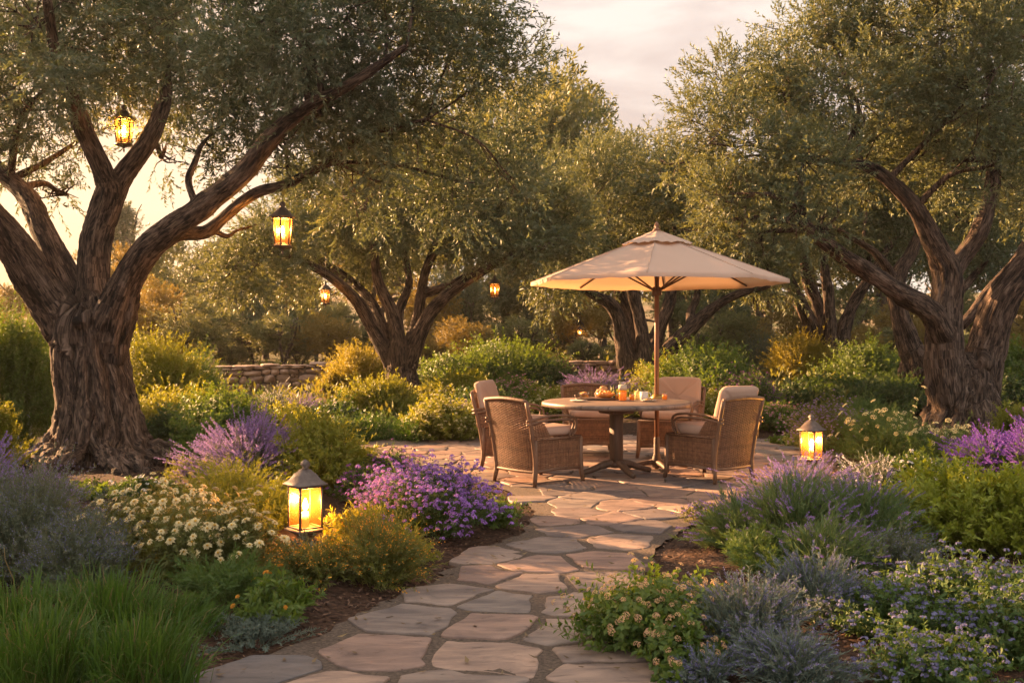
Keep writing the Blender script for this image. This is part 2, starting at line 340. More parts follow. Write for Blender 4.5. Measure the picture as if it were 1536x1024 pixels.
def stone_mat():
    m, nt, N, L = newmat('flagstone'); tc = N('ShaderNodeTexCoord'); g = N('ShaderNodeNewGeometry')
    # each slab has its own grain: shift the texture by the slab's random number
    vm = N('ShaderNodeVectorMath'); vm.operation = 'MULTIPLY_ADD'; cx = N('ShaderNodeCombineXYZ'); L(g.outputs['Random Per Island'], cx.inputs['X']); L(g.outputs['Random Per Island'], cx.inputs['Z'])
    L(cx.outputs[0], vm.inputs[0]); vm.inputs[1].default_value = (37, 0, 19); L(tc.outputs['Object'], vm.inputs[2])
    base = N('ShaderNodeValToRGB'); e = base.color_ramp.elements; e[0].position = 0; e[0].color = (.098, .090, .094, 1); e[1].position = 1; e[1].color = (.325, .218, .165, 1)
    x = base.color_ramp.elements.new(.35); x.color = (.262, .165, .128, 1); x = base.color_ramp.elements.new(.7); x.color = (.155, .132, .122, 1)
    L(g.outputs['Random Per Island'], base.inputs['Fac'])
    mp = N('ShaderNodeMapping'); mp.inputs['Scale'].default_value = (1.0, 2.6, 1.0); mp.inputs['Rotation'].default_value = (0, 0, .15); L(vm.outputs[0], mp.inputs['Vector'])
    n1 = N('ShaderNodeTexNoise'); n1.inputs['Scale'].default_value = 3.2; n1.inputs['Detail'].default_value = 10; n1.inputs['Roughness'].default_value = .62; n1.inputs['Distortion'].default_value = .8; L(mp.outputs[0], n1.inputs['Vector'])
    r1 = N('ShaderNodeValToRGB'); e = r1.color_ramp.elements; e[0].position = .33; e[0].color = (.50, .49, .52, 1); e[1].position = .64; e[1].color = (1.25, 1.18, 1.10, 1); L(n1.outputs['Fac'], r1.inputs['Fac'])
    n3 = N('ShaderNodeTexNoise'); n3.inputs['Scale'].default_value = 9; n3.inputs['Detail'].default_value = 5; n3.inputs['Distortion'].default_value = 1.5; L(mp.outputs[0], n3.inputs['Vector'])
    r3 = N('ShaderNodeValToRGB'); e = r3.color_ramp.elements; e[0].position = .27; e[0].color = (.35, .33, .33, 1); e[1].position = .36; e[1].color = (1, 1, 1, 1); L(n3.outputs['Fac'], r3.inputs['Fac'])
    m1 = N('ShaderNodeMix'); m1.data_type = 'RGBA'; m1.blend_type = 'MULTIPLY'; m1.inputs['Factor'].default_value = 1; L(base.outputs[0], m1.inputs['A']); L(r1.outputs[0], m1.inputs['B'])
    m2 = N('ShaderNodeMix'); m2.data_type = 'RGBA'; m2.blend_type = 'MULTIPLY'; m2.inputs['Factor'].default_value = .8; L(m1.outputs['Result'], m2.inputs['A']); L(r3.outputs[0], m2.inputs['B'])
    p = N('ShaderNodeBsdfPrincipled'); p.inputs['Roughness'].default_value = .62; p.inputs['Specular IOR Level'].default_value = .35; L(m2.outputs['Result'], p.inputs['Base Color'])
    n2 = N('ShaderNodeTexNoise'); n2.inputs['Scale'].default_value = 55; n2.inputs['Detail'].default_value = 6; L(vm.outputs[0], n2.inputs['Vector'])
    # split layers: thin ledges where the noise crosses steps
    mm = N('ShaderNodeMath'); mm.operation = 'SNAP'; mm.inputs[1].default_value = .085; L(n1.outputs['Fac'], mm.inputs[0])
    ad = N('ShaderNodeMath'); ad.operation = 'MULTIPLY_ADD'; ad.inputs[1].default_value = .10; L(n2.outputs['Fac'], ad.inputs[0]); L(mm.outputs[0], ad.inputs[2])
    ae = N('ShaderNodeMath'); ae.operation = 'MULTIPLY_ADD'; ae.inputs[1].default_value = .5; L(r3.outputs[0], ae.inputs[0]); L(ad.outputs[0], ae.inputs[2])
    b = N('ShaderNodeBump'); b.inputs['Strength'].default_value = .75; b.inputs['Distance'].default_value = .012; L(ae.outputs[0], b.inputs['Height']); L(b.outputs[0], p.inputs['Normal'])
    o = N('ShaderNodeOutputMaterial'); L(p.outputs[0], o.inputs['Surface']); return m
M['stone'] = stone_mat()
M['joint'] = surf('path_grit', (.045, .031, .023), (.140, .098, .071), scale=60, rough=.95, bump=.9, bscale=160, bdist=.012)
M['wall_stone'] = surf('wall_stone', (.22, .13, .09), (.38, .25, .18), scale=5, rough=.85, bump=.8, bscale=16, island=.3)
M['mortar'] = surf('wall_mortar', (.08, .055, .04), (.14, .1, .075), scale=20, rough=.95, bump=.5)
M['straw'] = leafmat('straw', (.13, .10, .04), (.26, .20, .09), (.3, .22, .08), .25, 1.1)
M['litter'] = leafmat('dry_leaf', (.07, .04, .02), (.22, .15, .07), (.2, .12, .04), .15, 1.2)
M['chip'] = surf('bark_chip', (.05, .025, .015), (.13, .07, .042), scale=10, rough=.9, bump=0, island=.6)
M['wicker'] = surf('wicker_strand', (.13, .058, .028), (.24, .115, .058), scale=30, rough=.6, bump=.2, island=.3)
M['frame'] = surf('chair_frame', (.11, .055, .030), (.18, .092, .052), scale=14, rough=.55, bump=.3, stretch=(1, 1, .3))
M['cushion'] = cloth('cushion_cloth', (.40, .265, .20))
M['canopy'] = cloth('canopy_cloth', (.57, .42, .335), .26, (.62, .38, .20))
M['pole'] = surf('pole_wood', (.14, .055, .025), (.22, .095, .045), scale=9, rough=.45, bump=.2, stretch=(3, 3, .3))
M['dark_wood'] = surf('table_wood', (.075, .042, .026), (.13, .075, .048), scale=9, rough=.55, bump=.3, stretch=(3, 3, .4))
M['iron'] = surf('lantern_iron', (.085, .062, .054), (.14, .105, .09), scale=25, rough=.5, metal=.35, bump=.25)
M['brass'] = surf('brass_ring', (.45, .30, .10), (.55, .37, .13), scale=30, rough=.35, metal=.9, bump=.1)
M['pane'] = frosted('lantern_pane', (.040, .0155, .0032), .50)
M['bulb'] = emit('lantern_flame', (1.0, .68, .28), 30.0)
def tabletop_mat():
    m, nt, N, L = newmat('table_boards')
    tc = N('ShaderNodeTexCoord')
    mp = N('ShaderNodeMapping'); mp.inputs['Scale'].default_value = (2, 16, 2); L(tc.outputs['Object'], mp.inputs['Vector'])
    nz = N('ShaderNodeTexNoise'); nz.inputs['Scale'].default_value = 3; nz.inputs['Detail'].default_value = 8; L(mp.outputs[0], nz.inputs['Vector'])
    cr = N('ShaderNodeValToRGB'); e = cr.color_ramp.elements; e[0].position = .3; e[0].color = (.11, .076, .058, 1); e[1].position = .7; e[1].color = (.215, .152, .120, 1)
    L(nz.outputs['Fac'], cr.inputs['Fac'])
    wv = N('ShaderNodeTexWave'); wv.bands_direction = 'Y'; wv.inputs['Scale'].default_value = 3.0; wv.wave_profile = 'SAW'; L(tc.outputs['Object'], wv.inputs['Vector'])
    c2 = N('ShaderNodeValToRGB'); c2.color_ramp.interpolation = 'LINEAR'; e = c2.color_ramp.elements; e[0].position = .0; e[0].color = (.3, .3, .3, 1); e[1].position = .06; e[1].color = (1, 1, 1, 1)
    L(wv.outputs['Fac'], c2.inputs['Fac'])
    mx = N('ShaderNodeMix'); mx.data_type = 'RGBA'; mx.blend_type = 'MULTIPLY'; mx.inputs['Factor'].default_value = 1; L(cr.outputs[0], mx.inputs['A']); L(c2.outputs[0], mx.inputs['B'])
    p = N('ShaderNodeBsdfPrincipled'); p.inputs['Roughness'].default_value = .5; L(mx.outputs['Result'], p.inputs['Base Color'])
    b = N('ShaderNodeBump'); b.inputs['Strength'].default_value = .4; b.inputs['Distance'].default_value = .005; L(nz.outputs['Fac'], b.inputs['Height']); L(b.outputs[0], p.inputs['Normal'])
    o = N('ShaderNodeOutputMaterial'); L(p.outputs[0], o.inputs['Surface']); return m
M['boards'] = tabletop_mat()

# ------------------------------------------------------------------ ground, path
def ground_mat():
    m, nt, N, L = newmat('garden_soil')
    tc = N('ShaderNodeTexCoord')
    n1 = N('ShaderNodeTexNoise'); n1.inputs['Scale'].default_value = 38; n1.inputs['Detail'].default_value = 8; L(tc.outputs['Object'], n1.inputs['Vector'])
    cr = N('ShaderNodeValToRGB'); e = cr.color_ramp.elements; e[0].position = .35; e[0].color = (.022, .012, .008, 1); e[1].position = .68; e[1].color = (.085, .045, .028, 1)
    L(n1.outputs['Fac'], cr.inputs['Fac'])
    n2 = N('ShaderNodeTexNoise'); n2.inputs['Scale'].default_value = .12; n2.inputs['Detail'].default_value = 6; L(tc.outputs['Object'], n2.inputs['Vector'])
    c2 = N('ShaderNodeValToRGB'); e = c2.color_ramp.elements; e[0].position = .40; e[0].color = (.07, .075, .025, 1); e[1].position = .60; e[1].color = (.16, .115, .06, 1)
    L(n2.outputs['Fac'], c2.inputs['Fac'])
    sp = N('ShaderNodeSeparateXYZ'); L(tc.outputs['Object'], sp.inputs[0])
    mr = N('ShaderNodeMapRange'); mr.inputs['From Min'].default_value = 15; mr.inputs['From Max'].default_value = 24; L(sp.outputs['Y'], mr.inputs['Value'])
    mx = N('ShaderNodeMix'); mx.data_type = 'RGBA'; L(mr.outputs[0], mx.inputs['Factor']); L(cr.outputs[0], mx.inputs['A']); L(c2.outputs[0], mx.inputs['B'])
    p = N('ShaderNodeBsdfPrincipled'); p.inputs['Roughness'].default_value = .95; p.inputs['Specular IOR Level'].default_value = .15; L(mx.outputs['Result'], p.inputs['Base Color'])
    b = N('ShaderNodeBump'); b.inputs['Strength'].default_value = .8; b.inputs['Distance'].default_value = .03; L(n1.outputs['Fac'], b.inputs['Height']); L(b.outputs[0], p.inputs['Normal'])
    o = N('ShaderNodeOutputMaterial'); L(p.outputs[0], o.inputs['Surface']); return m
def axis(lo, hi, fine_lo, fine_hi, step, grow=1.25):
    a = list(np.arange(fine_lo, fine_hi, step)); s = step; x = a[-1]
    while x < hi: s *= grow; x += s; a.append(x)
    s = step; x = a[0]
    while x > lo: s *= grow; x -= s; a.insert(0, x)
    return np.array(a)
def build_ground():
    xs = axis(-400, 400, -6, 6, .12); ys = axis(-300, 600, 2.6, 15, .12)
    X, Y = np.meshgrid(xs, ys); Z = hground(X.ravel(), Y.ravel())
    far = np.clip((Y.ravel() - 30) / 60, 0, 1)
    Z += far * 1.2 * np.sin(X.ravel() * .045 + 1.0) * np.cos(Y.ravel() * .031)
    n, k = X.shape; i, j = np.meshgrid(np.arange(n - 1), np.arange(k - 1), indexing='ij')
    mb = MB(); mb.add(np.stack([X.ravel(), Y.ravel(), Z], 1), np.stack([i * k + j, i * k + j + 1, (i + 1) * k + j + 1, (i + 1) * k + j], -1).reshape(-1, 4))
    o = mb.build('ground', ground_mat(), smooth=True); tag(o, kind='structure')
build_ground()

def clip_half(poly, p, nrm):
    out = []; n = len(poly)
    for i in range(n):
        a, b = poly[i], poly[(i + 1) % n]; da, db = (a - p) @ nrm, (b - p) @ nrm
        if da <= 0: out.append(a)
        if (da < 0) != (db < 0): out.append(a + (b - a) * (da / (da - db)))
    return out
def build_path():
    rng = np.random.default_rng(5)
    px = [(562, 989), (729, 993), (622, 934), (742, 944), (850, 956), (752, 909), (862, 912), (676, 896), (729, 869), (799, 881), (906, 878),
          (803, 851), (913, 845), (823, 822), (936, 818), (859, 799), (965, 793), (742, 838), (400, 1012), (925, 1016), (905, 985)]
    S = [np.array([(x - 768) / FPX * 2015.5 / (y - 512), 2015.5 / (y - 512)]) for x, y in px]
    near = len(S)
    lo, hi = PATH.min(0) - 1, PATH.max(0) + 1
    cand = rng.uniform(lo, hi, (9000, 2))
    for c in cand:
        if c[0] < -4 or c[0] > 5: continue
        d = .30 + .03 * math.sin(c[0] * 7 + c[1] * 3) if c[1] > 7.3 else .36
        if c[1] < 3.3: d = .5
        if min((c - s) @ (c - s) for s in S) > d * d: S.append(c)
    S = np.array(S); sd = poly_dist(S, PATH); mb = MB()
    for i, c in enumerate(S):
        if sd[i] > -.03: continue
        cell = [c + np.array(v) for v in ((-.9, -.9), (.9, -.9), (.9, .9), (-.9, .9))]
        dd = np.hypot(*(S - c).T); 
        for j in np.argsort(dd)[1:18]:
            q = S[j]; nrm = (q - c) / dd[j]; cell = clip_half(cell, (c + q) / 2, nrm)
            if len(cell) < 3: break
        if len(cell) < 3: continue
        P = np.array(cell); cen = P.mean(0); gap = .027 if c[1] < 7.3 else .011
        v = P - cen; l = np.hypot(*v.T); P = cen + v * np.clip(1 - gap * rng.uniform(.9, 1.5) / np.maximum(l, .05), .3, 1)[:, None]
        Q = []
        for a, b in zip(P, np.roll(P, -1, 0)):
            k = max(1, int(np.hypot(*(b - a)) / .075)); e = b - a; nr = np.array([-e[1], e[0]]) / max(np.hypot(*e), 1e-6); bow = rng.normal(0, .012)
            for t in np.arange(k) / k: Q.append(a + e * t + nr * (bow * math.sin(math.pi * t)) + (rng.normal(0, .008, 2) if t > 0 else rng.normal(0, .012, 2)))
        P = np.array(Q)
        for _ in range(1): P = np.stack([P * .87 + np.roll(P, -1, 0) * .13, P * .13 + np.roll(P, -1, 0) * .87], 1).reshape(-1, 2)
        n = len(P); cen = P.mean(0); rings = []; tilt = rng.normal(0, .007, 2); zt = rng.uniform(-.004, .007); inr = np.hypot(*(P - cen).T).mean()
        for off, z in ((0, -.03), (0, .021), (.0025, .0245), (.012, .0258), (.35 * inr, .026), (.75 * inr, .026)):
            l = np.hypot(*(P - cen).T)[:, None]; q = cen + (P - cen) * np.maximum(1 - off / l, .05)
            zz = z + zt + ((q - cen) @ tilt if z > 0 else 0)
            if off > .01: zz = zz + np.array([mnoise.noise((x * 3.1, y * 4.1, i * .37)) * .005 + mnoise.noise((x * 13, y * 15, i)) * .0025 for x, y in q])
            elif z > 0: zz = zz + rng.normal(0, .001, n)
            rings.append(np.column_stack([q, np.broadcast_to(zz, n)]))
        V = np.concatenate(rings); q = np.array([[r * n + j, r * n + (j + 1) % n, (r + 1) * n + (j + 1) % n, (r + 1) * n + j] for r in range(5) for j in range(n)])
        mb.add(V, q, (np.arange(n) + 5 * n)[None])
    tag(mb.build('path', M['stone']), kind='structure')
    # grit between the stones
    Q = []
    for a, b in zip(PATH, np.roll(PATH, -1, 0)):
        k = max(2, int(np.hypot(*(b - a)) / .08))
        for t in np.arange(k) / k: Q.append(a + (b - a) * t + rng.normal(0, .018, 2))
    Q = np.array(Q); n = len(Q); mb = MB(); mb.add(np.column_stack([Q, np.full(n, .019)]), np.arange(n)[None])
    o = mb.build('path_bed', M['joint']); tag(o, kind='structure')
build_path()

def build_mulch():
    rng = np.random.default_rng(11); P = np.column_stack([rng.uniform(-5, 6, 60000), rng.uniform(3.2, 14.5, 60000)])
    d = poly_dist(P, PATH); keep = (d > -.05) & (rng.random(len(P)) < np.clip(1.15 - d / 1.6, .12, 1)) & (np.abs(P[:, 0]) < .62 * P[:, 1])
    P = P[keep][:26000]; n = len(P); z = hground(P[:, 0], P[:, 1]) + rng.uniform(.002, .02, n)
    a = rng.uniform(0, 6.28, n); D = unit(np.column_stack([np.cos(a), np.sin(a), rng.normal(0, .25, n)])); Nn = unit(np.column_stack([rng.normal(0, .5, (n, 2)), np.ones(n)]))
    mb = MB(); leaves(mb, np.column_stack([P, z]), D, Nn, rng.uniform(.015, .055, n), rng.uniform(.008, .02, n), .05)
    tag(mb.build('mulch', M['chip']), 'brown bark mulch covering the planting beds', 'mulch', kind='stuff')
build_mulch()
def fallen():
    rng = np.random.default_rng(12); P = np.column_stack([rng.uniform(-3, 4, 9000), rng.uniform(3.5, 14, 9000)]); d = poly_dist(P, PATH)
    P = P[(d < 0) & (rng.random(9000) < np.clip(.10 + .9 * np.exp(d / .16), 0, 1))][:1500]; n = len(P); a = rng.uniform(0, 6.28, n); L = rng.uniform(.02, .055, n)
    D = unit(np.column_stack([np.cos(a), np.sin(a), rng.normal(0, .12, n)])); Nn = unit(np.column_stack([rng.normal(0, .3, (n, 2)), np.ones(n)])); mb = MB()
    leaves(mb, np.column_stack([P, rng.uniform(.031, .037, n)]), D, Nn, L, L * rng.uniform(.2, .4, n), -.12)
    tag(mb.build('fallen_leaves', M['litter']), 'dry olive leaves and bits of bark scattered over the paving', 'fallen leaves', kind='stuff')
fallen()

# ------------------------------------------------------------------ plants
def bez(a, b, c, t):
    t = t[..., None]; return (1 - t) ** 2 * a + 2 * t * (1 - t) * b + t * t * c
def bez_t(a, b, c, t):
    t = t[..., None]; return unit(2 * (1 - t) * (b - a) + 2 * t * (c - b))

def head_mesh(kind):
    """one flower head, facing +Z, about unit radius"""
    rng = np.random.default_rng(3); mb = MB(); ce = MB()
    if kind in ('daisy', 'marigold'):
        for ring, (r0, k, L, tilt) in enumerate(((.14, 15, .88, .22), (.12, 13, .74, .6), (.10, 10, .56, .95))):
            a = np.arange(k) * 6.2832 / k + ring * .4 + rng.normal(0, .1, k); D = np.column_stack([np.cos(a) * math.cos(tilt), np.sin(a) * math.cos(tilt), np.full(k, math.sin(tilt))])
            Nn = np.column_stack([-np.cos(a) * math.sin(tilt), -np.sin(a) * math.sin(tilt), np.full(k, math.cos(tilt))])
            leaves(mb, D * r0 * [1, 1, .3], D, Nn, L * rng.uniform(.88, 1.08, k), np.full(k, .46), .25)
        lathe(ce, [(.22, .22), (.26, .34), (.16, .44), (.05, .47)], 8)
    else:
        n = 46; u = rng.random(n); a = rng.uniform(0, 6.28, n); th = np.arccos(1 - u * 1.05); D = np.column_stack([np.sin(th) * np.cos(a), np.sin(th) * np.sin(a), np.cos(th) * (.45 if kind == 'flat' else .8)])
        Nn = unit(D * [.6, .6, 1] + rng.normal(0, .25, (n, 3))); t = unit(np.cross(Nn, rng.normal(size=(n, 3))))
        leaves(mb, D * .85 - t * .17, t, Nn, np.full(n, .36), np.full(n, .32), .1)
        lathe(ce, [(.08, -.25), (.4, 0), (.2, .2)], 7)
    return mb, ce

SPEC = {
 # n stems, leaves per stem, leaf length, leaf width, leaf angle, start of leaves, leaf material, shape (dome exponent), flower type, share, size, flower material, stem width
 'grass':   dict(n=1300, m=0, mat='grassy', blade=.0062, base=.7, top=.3, jit=.55, arch=.30, shoot=.2),
 'strap':   dict(n=420, m=5, L=.05, Wd=.006, ang=.5, t0=.35, mat='grassy', top=.6, jit=.4, base=.45),
 'leafy':   dict(n=430, m=24, L=.040, Wd=.018, ang=.9, t0=.35, mat='leafy'),
 'leafyd':  dict(n=430, m=24, L=.040, Wd=.018, ang=.9, t0=.35, mat='leafy_dark'),
 'yleafy':  dict(n=430, m=24, L=.038, Wd=.013, ang=.75, t0=.35, mat='yleafy', jit=.35, fl='dots', share=.10, fs=.010, fm='f_yellow'),
 'gold':    dict(n=430, m=24, L=.036, Wd=.010, ang=.65, t0=.35, mat='gold', jit=.35),
 'fine':    dict(n=420, m=26, L=.04, Wd=.0055, ang=.6, t0=.3, mat='fine', jit=.3),
 'silver':  dict(n=420, m=26, L=.020, Wd=.006, ang=.8, t0=.25, mat='silver', jit=.3),
 'low':     dict(n=200, m=18, L=.035, Wd=.016, ang=.9, t0=.2, mat='leafy', jit=.3, fl='dot', share=.25, fs=.012, fm='f_white'),
 'sageblue':dict(n=380, m=22, L=.026, Wd=.006, ang=.7, t0=.2, mat='sage', jit=.4, fl='dots', share=.9, fs=.008, fm='f_blue'),
 'lav':     dict(n=430, m=18, L=.045, Wd=.0055, ang=.45, t0=.1, tmax=.72, mat='sage', top=.55, jit=.35, fl='spike', share=.55, fs=.012, fm='f_lav'),
 'lavgreen':dict(n=520, m=18, L=.06, Wd=.006, ang=.35, t0=.08, tmax=.85, mat='lavleaf', top=.55, jit=.35, fl='spike', share=.22, fs=.011, fm='f_lav'),
 'lavpink': dict(n=430, m=16, L=.045, Wd=.0055, ang=.45, t0=.1, tmax=.7, mat='sage', top=.6, jit=.35, fl='spike', share=.9, fs=.016, fm='f_pink'),
 'violet':  dict(n=420, m=16, L=.045, Wd=.007, ang=.5, t0=.1, tmax=.75, mat='fine', top=.6, jit=.35, fl='spike', share=.9, fs=.016, fm='f_violet'),
 'whitelav':dict(n=420, m=16, L=.04, Wd=.006, ang=.5, t0=.1, mat='sage', top=.6, jit=.3, fl='spike', share=.35, fs=.013, fm='f_white'),
 'bluelav': dict(n=480, m=22, L=.034, Wd=.005, ang=.5, t0=.12, mat='silver', top=.6, jit=.45, fl='spike', share=.6, fs=.009, fm='f_blue'),
 'aster':   dict(n=420, m=16, L=.03, Wd=.008, ang=.8, t0=.3, mat='leafy_dark', fl='pom', share=1, fs=.020, fm='f_aster', hd=(90, 'pom')),
 'plum':    dict(n=360, m=18, L=.035, Wd=.012, ang=.8, t0=.3, mat='leafy_dark', fl='pom', share=.7, fs=.016, fm='f_dark'),
 'daisy':   dict(n=260, m=20, L=.04, Wd=.010, ang=.8, t0=.15, mat='olivegreen', jit=.4, hd=(75, 'daisy'), hs=.024, fm='f_cream'),
 'marigold':dict(n=170, m=18, L=.045, Wd=.015, ang=.85, t0=.15, mat='leafy', jit=.4, hd=(18, 'marigold'), hs=.016, fm='f_orange'),
 'yarrow':  dict(n=330, m=24, L=.045, Wd=.006, ang=.7, t0=.15, mat='fine', jit=.45, hd=(34, 'flat'), hs=.034, fm='f_pale'),
 'orangetip':dict(n=480, m=22, L=.032, Wd=.006, ang=.55, t0=.2, mat='olivegreen', top=.6, jit=.45, fl='dots', share=.35, fs=.012, fm='f_orange'),
 'rosemary':dict(n=330, m=34, L=.034, Wd=.0055, ang=.7, t0=.15, mat='yleafy', top=.6, jit=.45),
 'yfine':   dict(n=300, m=26, L=.04, Wd=.009, ang=.7, t0=.15, mat='yleafy', jit=.45),
 'yflower': dict(n=330, m=20, L=.045, Wd=.018, ang=.85, t0=.3, mat='yleafy', fl='pom', share=.5, fs=.022, fm='f_pale'),
 'pinkfl':  dict(n=330, m=18, L=.045, Wd=.014, ang=.85, t0=.3, mat='leafy', fl='pom', share=.6, fs=.022, fm='f_rose'),
 'whitefl': dict(n=330, m=20, L=.045, Wd=.02, ang=.85, t0=.3, mat='leafy_dark', fl='pom', share=.25, fs=.022, fm='f_white'),
 'mauve':   dict(n=380, m=18, L=.035, Wd=.008, ang=.7, t0=.2, mat='olivegreen', fl='pom', share=.9, fs=.014, fm='f_pink'),
 'lantana': dict(n=340, m=20, L=.034, Wd=.018, ang=.9, t0=.2, mat='leafy', jit=.3, hd=(90, 'pom'), hs=.016, fm='f_mixed'),
 'ager':    dict(n=420, m=18, L=.032, Wd=.013, ang=.9, t0=.15, mat='fine', jit=.35, fl='flat', share=.6, fs=.017, fm='f_blue'),
 'spruce':  dict(n=330, m=34, L=.042, Wd=.015, ang=.75, t0=.3, mat='lime', jit=.5, shoot=.3),
}
HEADS = {}
def head_proto(kind, fm):
    k = (kind, fm)
    if k not in HEADS:
        mb, ce = head_mesh(kind); me = mb.mesh('flower_head', M[fm]); cm = ce.mesh('flower_eye', M['eye'] if kind in ('daisy',) else M[fm], True)
        HEADS[k] = (me, cm)
    return HEADS[k]

def make_plant(name, x, y, rad, H, kind, seed, label, cat, group=None, z=None, dens=1.0, lod=1.0):
    s = SPEC[kind]; rng = np.random.default_rng(seed); z = hg(x, y) if z is None else z
    root = empty(name, (x, y, z), 0, label, cat, group)
    area = rad * 2 * H / .16
    n = int(s['n'] * dens * np.clip(area ** .75, .3, 4.5) / lod); K = max(7, int(n / 26))
    def dome(m):
        a = rng.uniform(0, 6.283, m); rr = np.sqrt(rng.random(m)) * .98
        wob = 1 + .16 * np.cos(a * 2 + seed) + .12 * np.cos(a * 3 + seed * 1.7)
        zz = H * (1 - rr ** 2.4) ** s.get('top', .5) * (1 - s.get('jit', .32) * rng.random(m) ** 1.5)
        return np.column_stack([np.cos(a) * rr * rad * wob, np.sin(a) * rr * rad * wob, np.maximum(zz, .10 * H)])
    cl = dome(K); T = dome(n); pick = rng.random(n) < .6
    sg = min(rad, H) * .17; T[pick] = cl[rng.integers(0, K, pick.sum())] + rng.normal(0, 1, (pick.sum(), 3)) * [sg, sg, sg * .8]
    T[:, 2] = np.maximum(T[:, 2], .05 * H)
    sh = rng.random(n) < s.get('shoot', .15); T[sh] *= rng.uniform(1.05, 1.28, (sh.sum(), 1))
    a = np.arctan2(T[:, 1], T[:, 0]) + rng.normal(0, .35, n); rr = np.hypot(T[:, 0], T[:, 1]) * s.get('base', .35) * rng.uniform(.6, 1.2, n)
    A = np.column_stack([np.cos(a) * rr, np.sin(a) * rr, np.full(n, -.03)])
    B = A * .45 + T * .55; B[:, 2] = T[:, 2] * (.8 + s.get('arch', .0)) ; B += rng.normal(0, .03 * rad, (n, 3))
    mb = MB(); tt = np.linspace(0, 1, 6)
    pts = np.stack([bez(A, B, T, np.full(n, t)) for t in tt], 1)
    ribbons(mb, pts, np.full(n, s.get('blade', .0035)) * rng.uniform(.7, 1.3, n) * math.sqrt(lod))
    if kind == 'grass':
        dm = MB(); k = rng.random(n) < .07; pd = pts[k].copy(); pd[:, 3:] += rng.normal(0, .035, (k.sum(), 1, 3)) * np.array([1, 1, .6]); ribbons(dm, pd, np.full(k.sum(), s['blade'] * .9)); dm.build('dry_blades', M['straw'], root)['kind'] = 'stuff'
    m = s['m']
    if m:
        t = rng.uniform(s['t0'], s.get('tmax', 1.0), (n, m)); t = 1 - (1 - t) * 1.0
        P = bez(A[:, None], B[:, None], T[:, None], t).reshape(-1, 3); Tn = bez_t(A[:, None], B[:, None], T[:, None], t).reshape(-1, 3)
        q = unit(np.cross(Tn, rng.normal(size=Tn.shape))); ang = s['ang'] * rng.uniform(.6, 1.4, len(P))
        D = unit(Tn * np.cos(ang)[:, None] + q * np.sin(ang)[:, None]); Nn = np.cross(D, np.cross(Tn, D)) + rng.normal(0, .2, Tn.shape)
        L = s['L'] * rng.uniform(.55, 1.25, len(P)) * lod; leaves(mb, P, D, Nn, L, s['Wd'] * rng.uniform(.7, 1.2, len(P)) * lod)
    mb.build('foliage', M[s['mat']], root)
    Tt = unit(T - B)
    if s.get('fl'):
        idx = np.nonzero(rng.random(n) < s['share'])[0]; fb = MB(); fs = s['fs']
        if s['fl'] in ('spike', 'dots'):
            k = 18 if s['fl'] == 'spike' else 7; ln = fs * (6 if s['fl'] == 'spike' else 9)
            off = rng.uniform(-.75, .45, (len(idx), k)) * ln
            P = (T[idx][:, None] + Tt[idx][:, None] * off[..., None]).reshape(-1, 3); Tn = np.repeat(Tt[idx], k, 0)
            q = unit(np.cross(Tn, rng.normal(size=Tn.shape))); D = unit(Tn * .75 + q * .7); P = P + q * (fs * (.12 if s['fl'] == 'spike' else .5))
            leaves(fb, P, D, q + Tn * .2, np.full(len(P), fs) * rng.uniform(.7, 1.2, len(P)), np.full(len(P), fs * .62), .1)
            if s['fl'] == 'spike':
                st = np.stack([T[idx] - Tt[idx] * ln * .8, T[idx], T[idx] + Tt[idx] * ln * .45], 1); ribbons(fb, st, np.full(len(idx), fs * .3))
        else:
            k = 16 if s['fl'] == 'pom' else (14 if s['fl'] == 'flat' else 5); u = rng.normal(size=(len(idx), k, 3)); u[..., 2] = np.abs(u[..., 2]); u = unit(u)
            if s['fl'] == 'flat': u[..., 2] *= .35
            up = unit(Tt[idx] + [0, 0, .6]); P = (T[idx][:, None] + up[:, None] * fs * .3 + u * fs * .8).reshape(-1, 3)
            Nn = unit(u.reshape(-1, 3) + rng.normal(0, .3, (len(P), 3)) + [0, 0, .3]); D = unit(np.cross(Nn, rng.normal(size=Nn.shape)))
            leaves(fb, P - D * fs * .35, D, Nn, np.full(len(P), fs * .75), np.full(len(P), fs * .6), .1)
        f = fb.build('flowers', M[s['fm']], root); f['kind'] = 'stuff'
    if s.get('hd'):
        hn, hk = s['hd']; hn = int(min(95, hn * max(.5, min(1.5, area)))); me, cm = head_proto(hk, s['fm']); hs = s.get('hs', s.get('fs', .02))
        # heads on stems that rise over the foliage, spread by picking far-apart stems that face up or outwards
        cand = np.nonzero(T[:, 2] > .35 * H)[0]; rng.shuffle(cand); pickd = []
        for i in cand:
            if len(pickd) >= hn: break
            if all(np.linalg.norm(T[i] - T[j]) > hs * 1.9 for j in pickd): pickd.append(i)
        for i in pickd:
            d = Vector(unit(Tt[i] + np.array([0, -.25, .55]) + rng.normal(0, .25, 3))); p = T[i] + np.array(d) * hs * .8 + [0, 0, .02]
            h = bpy.data.objects.new('flower_head', me); C.objects.link(h); h.parent = root; h.location = p
            h.rotation_euler = (d.to_track_quat('Z', 'Y') @ Matrix.Rotation(rng.uniform(0, 6.28), 3, 'Z').to_quaternion()).to_euler()
            h.scale = [hs * rng.uniform(.75, 1.2)] * 3
            if hk == 'daisy':
                c = bpy.data.objects.new('flower_eye', cm); C.objects.link(c); c.parent = h
    return root

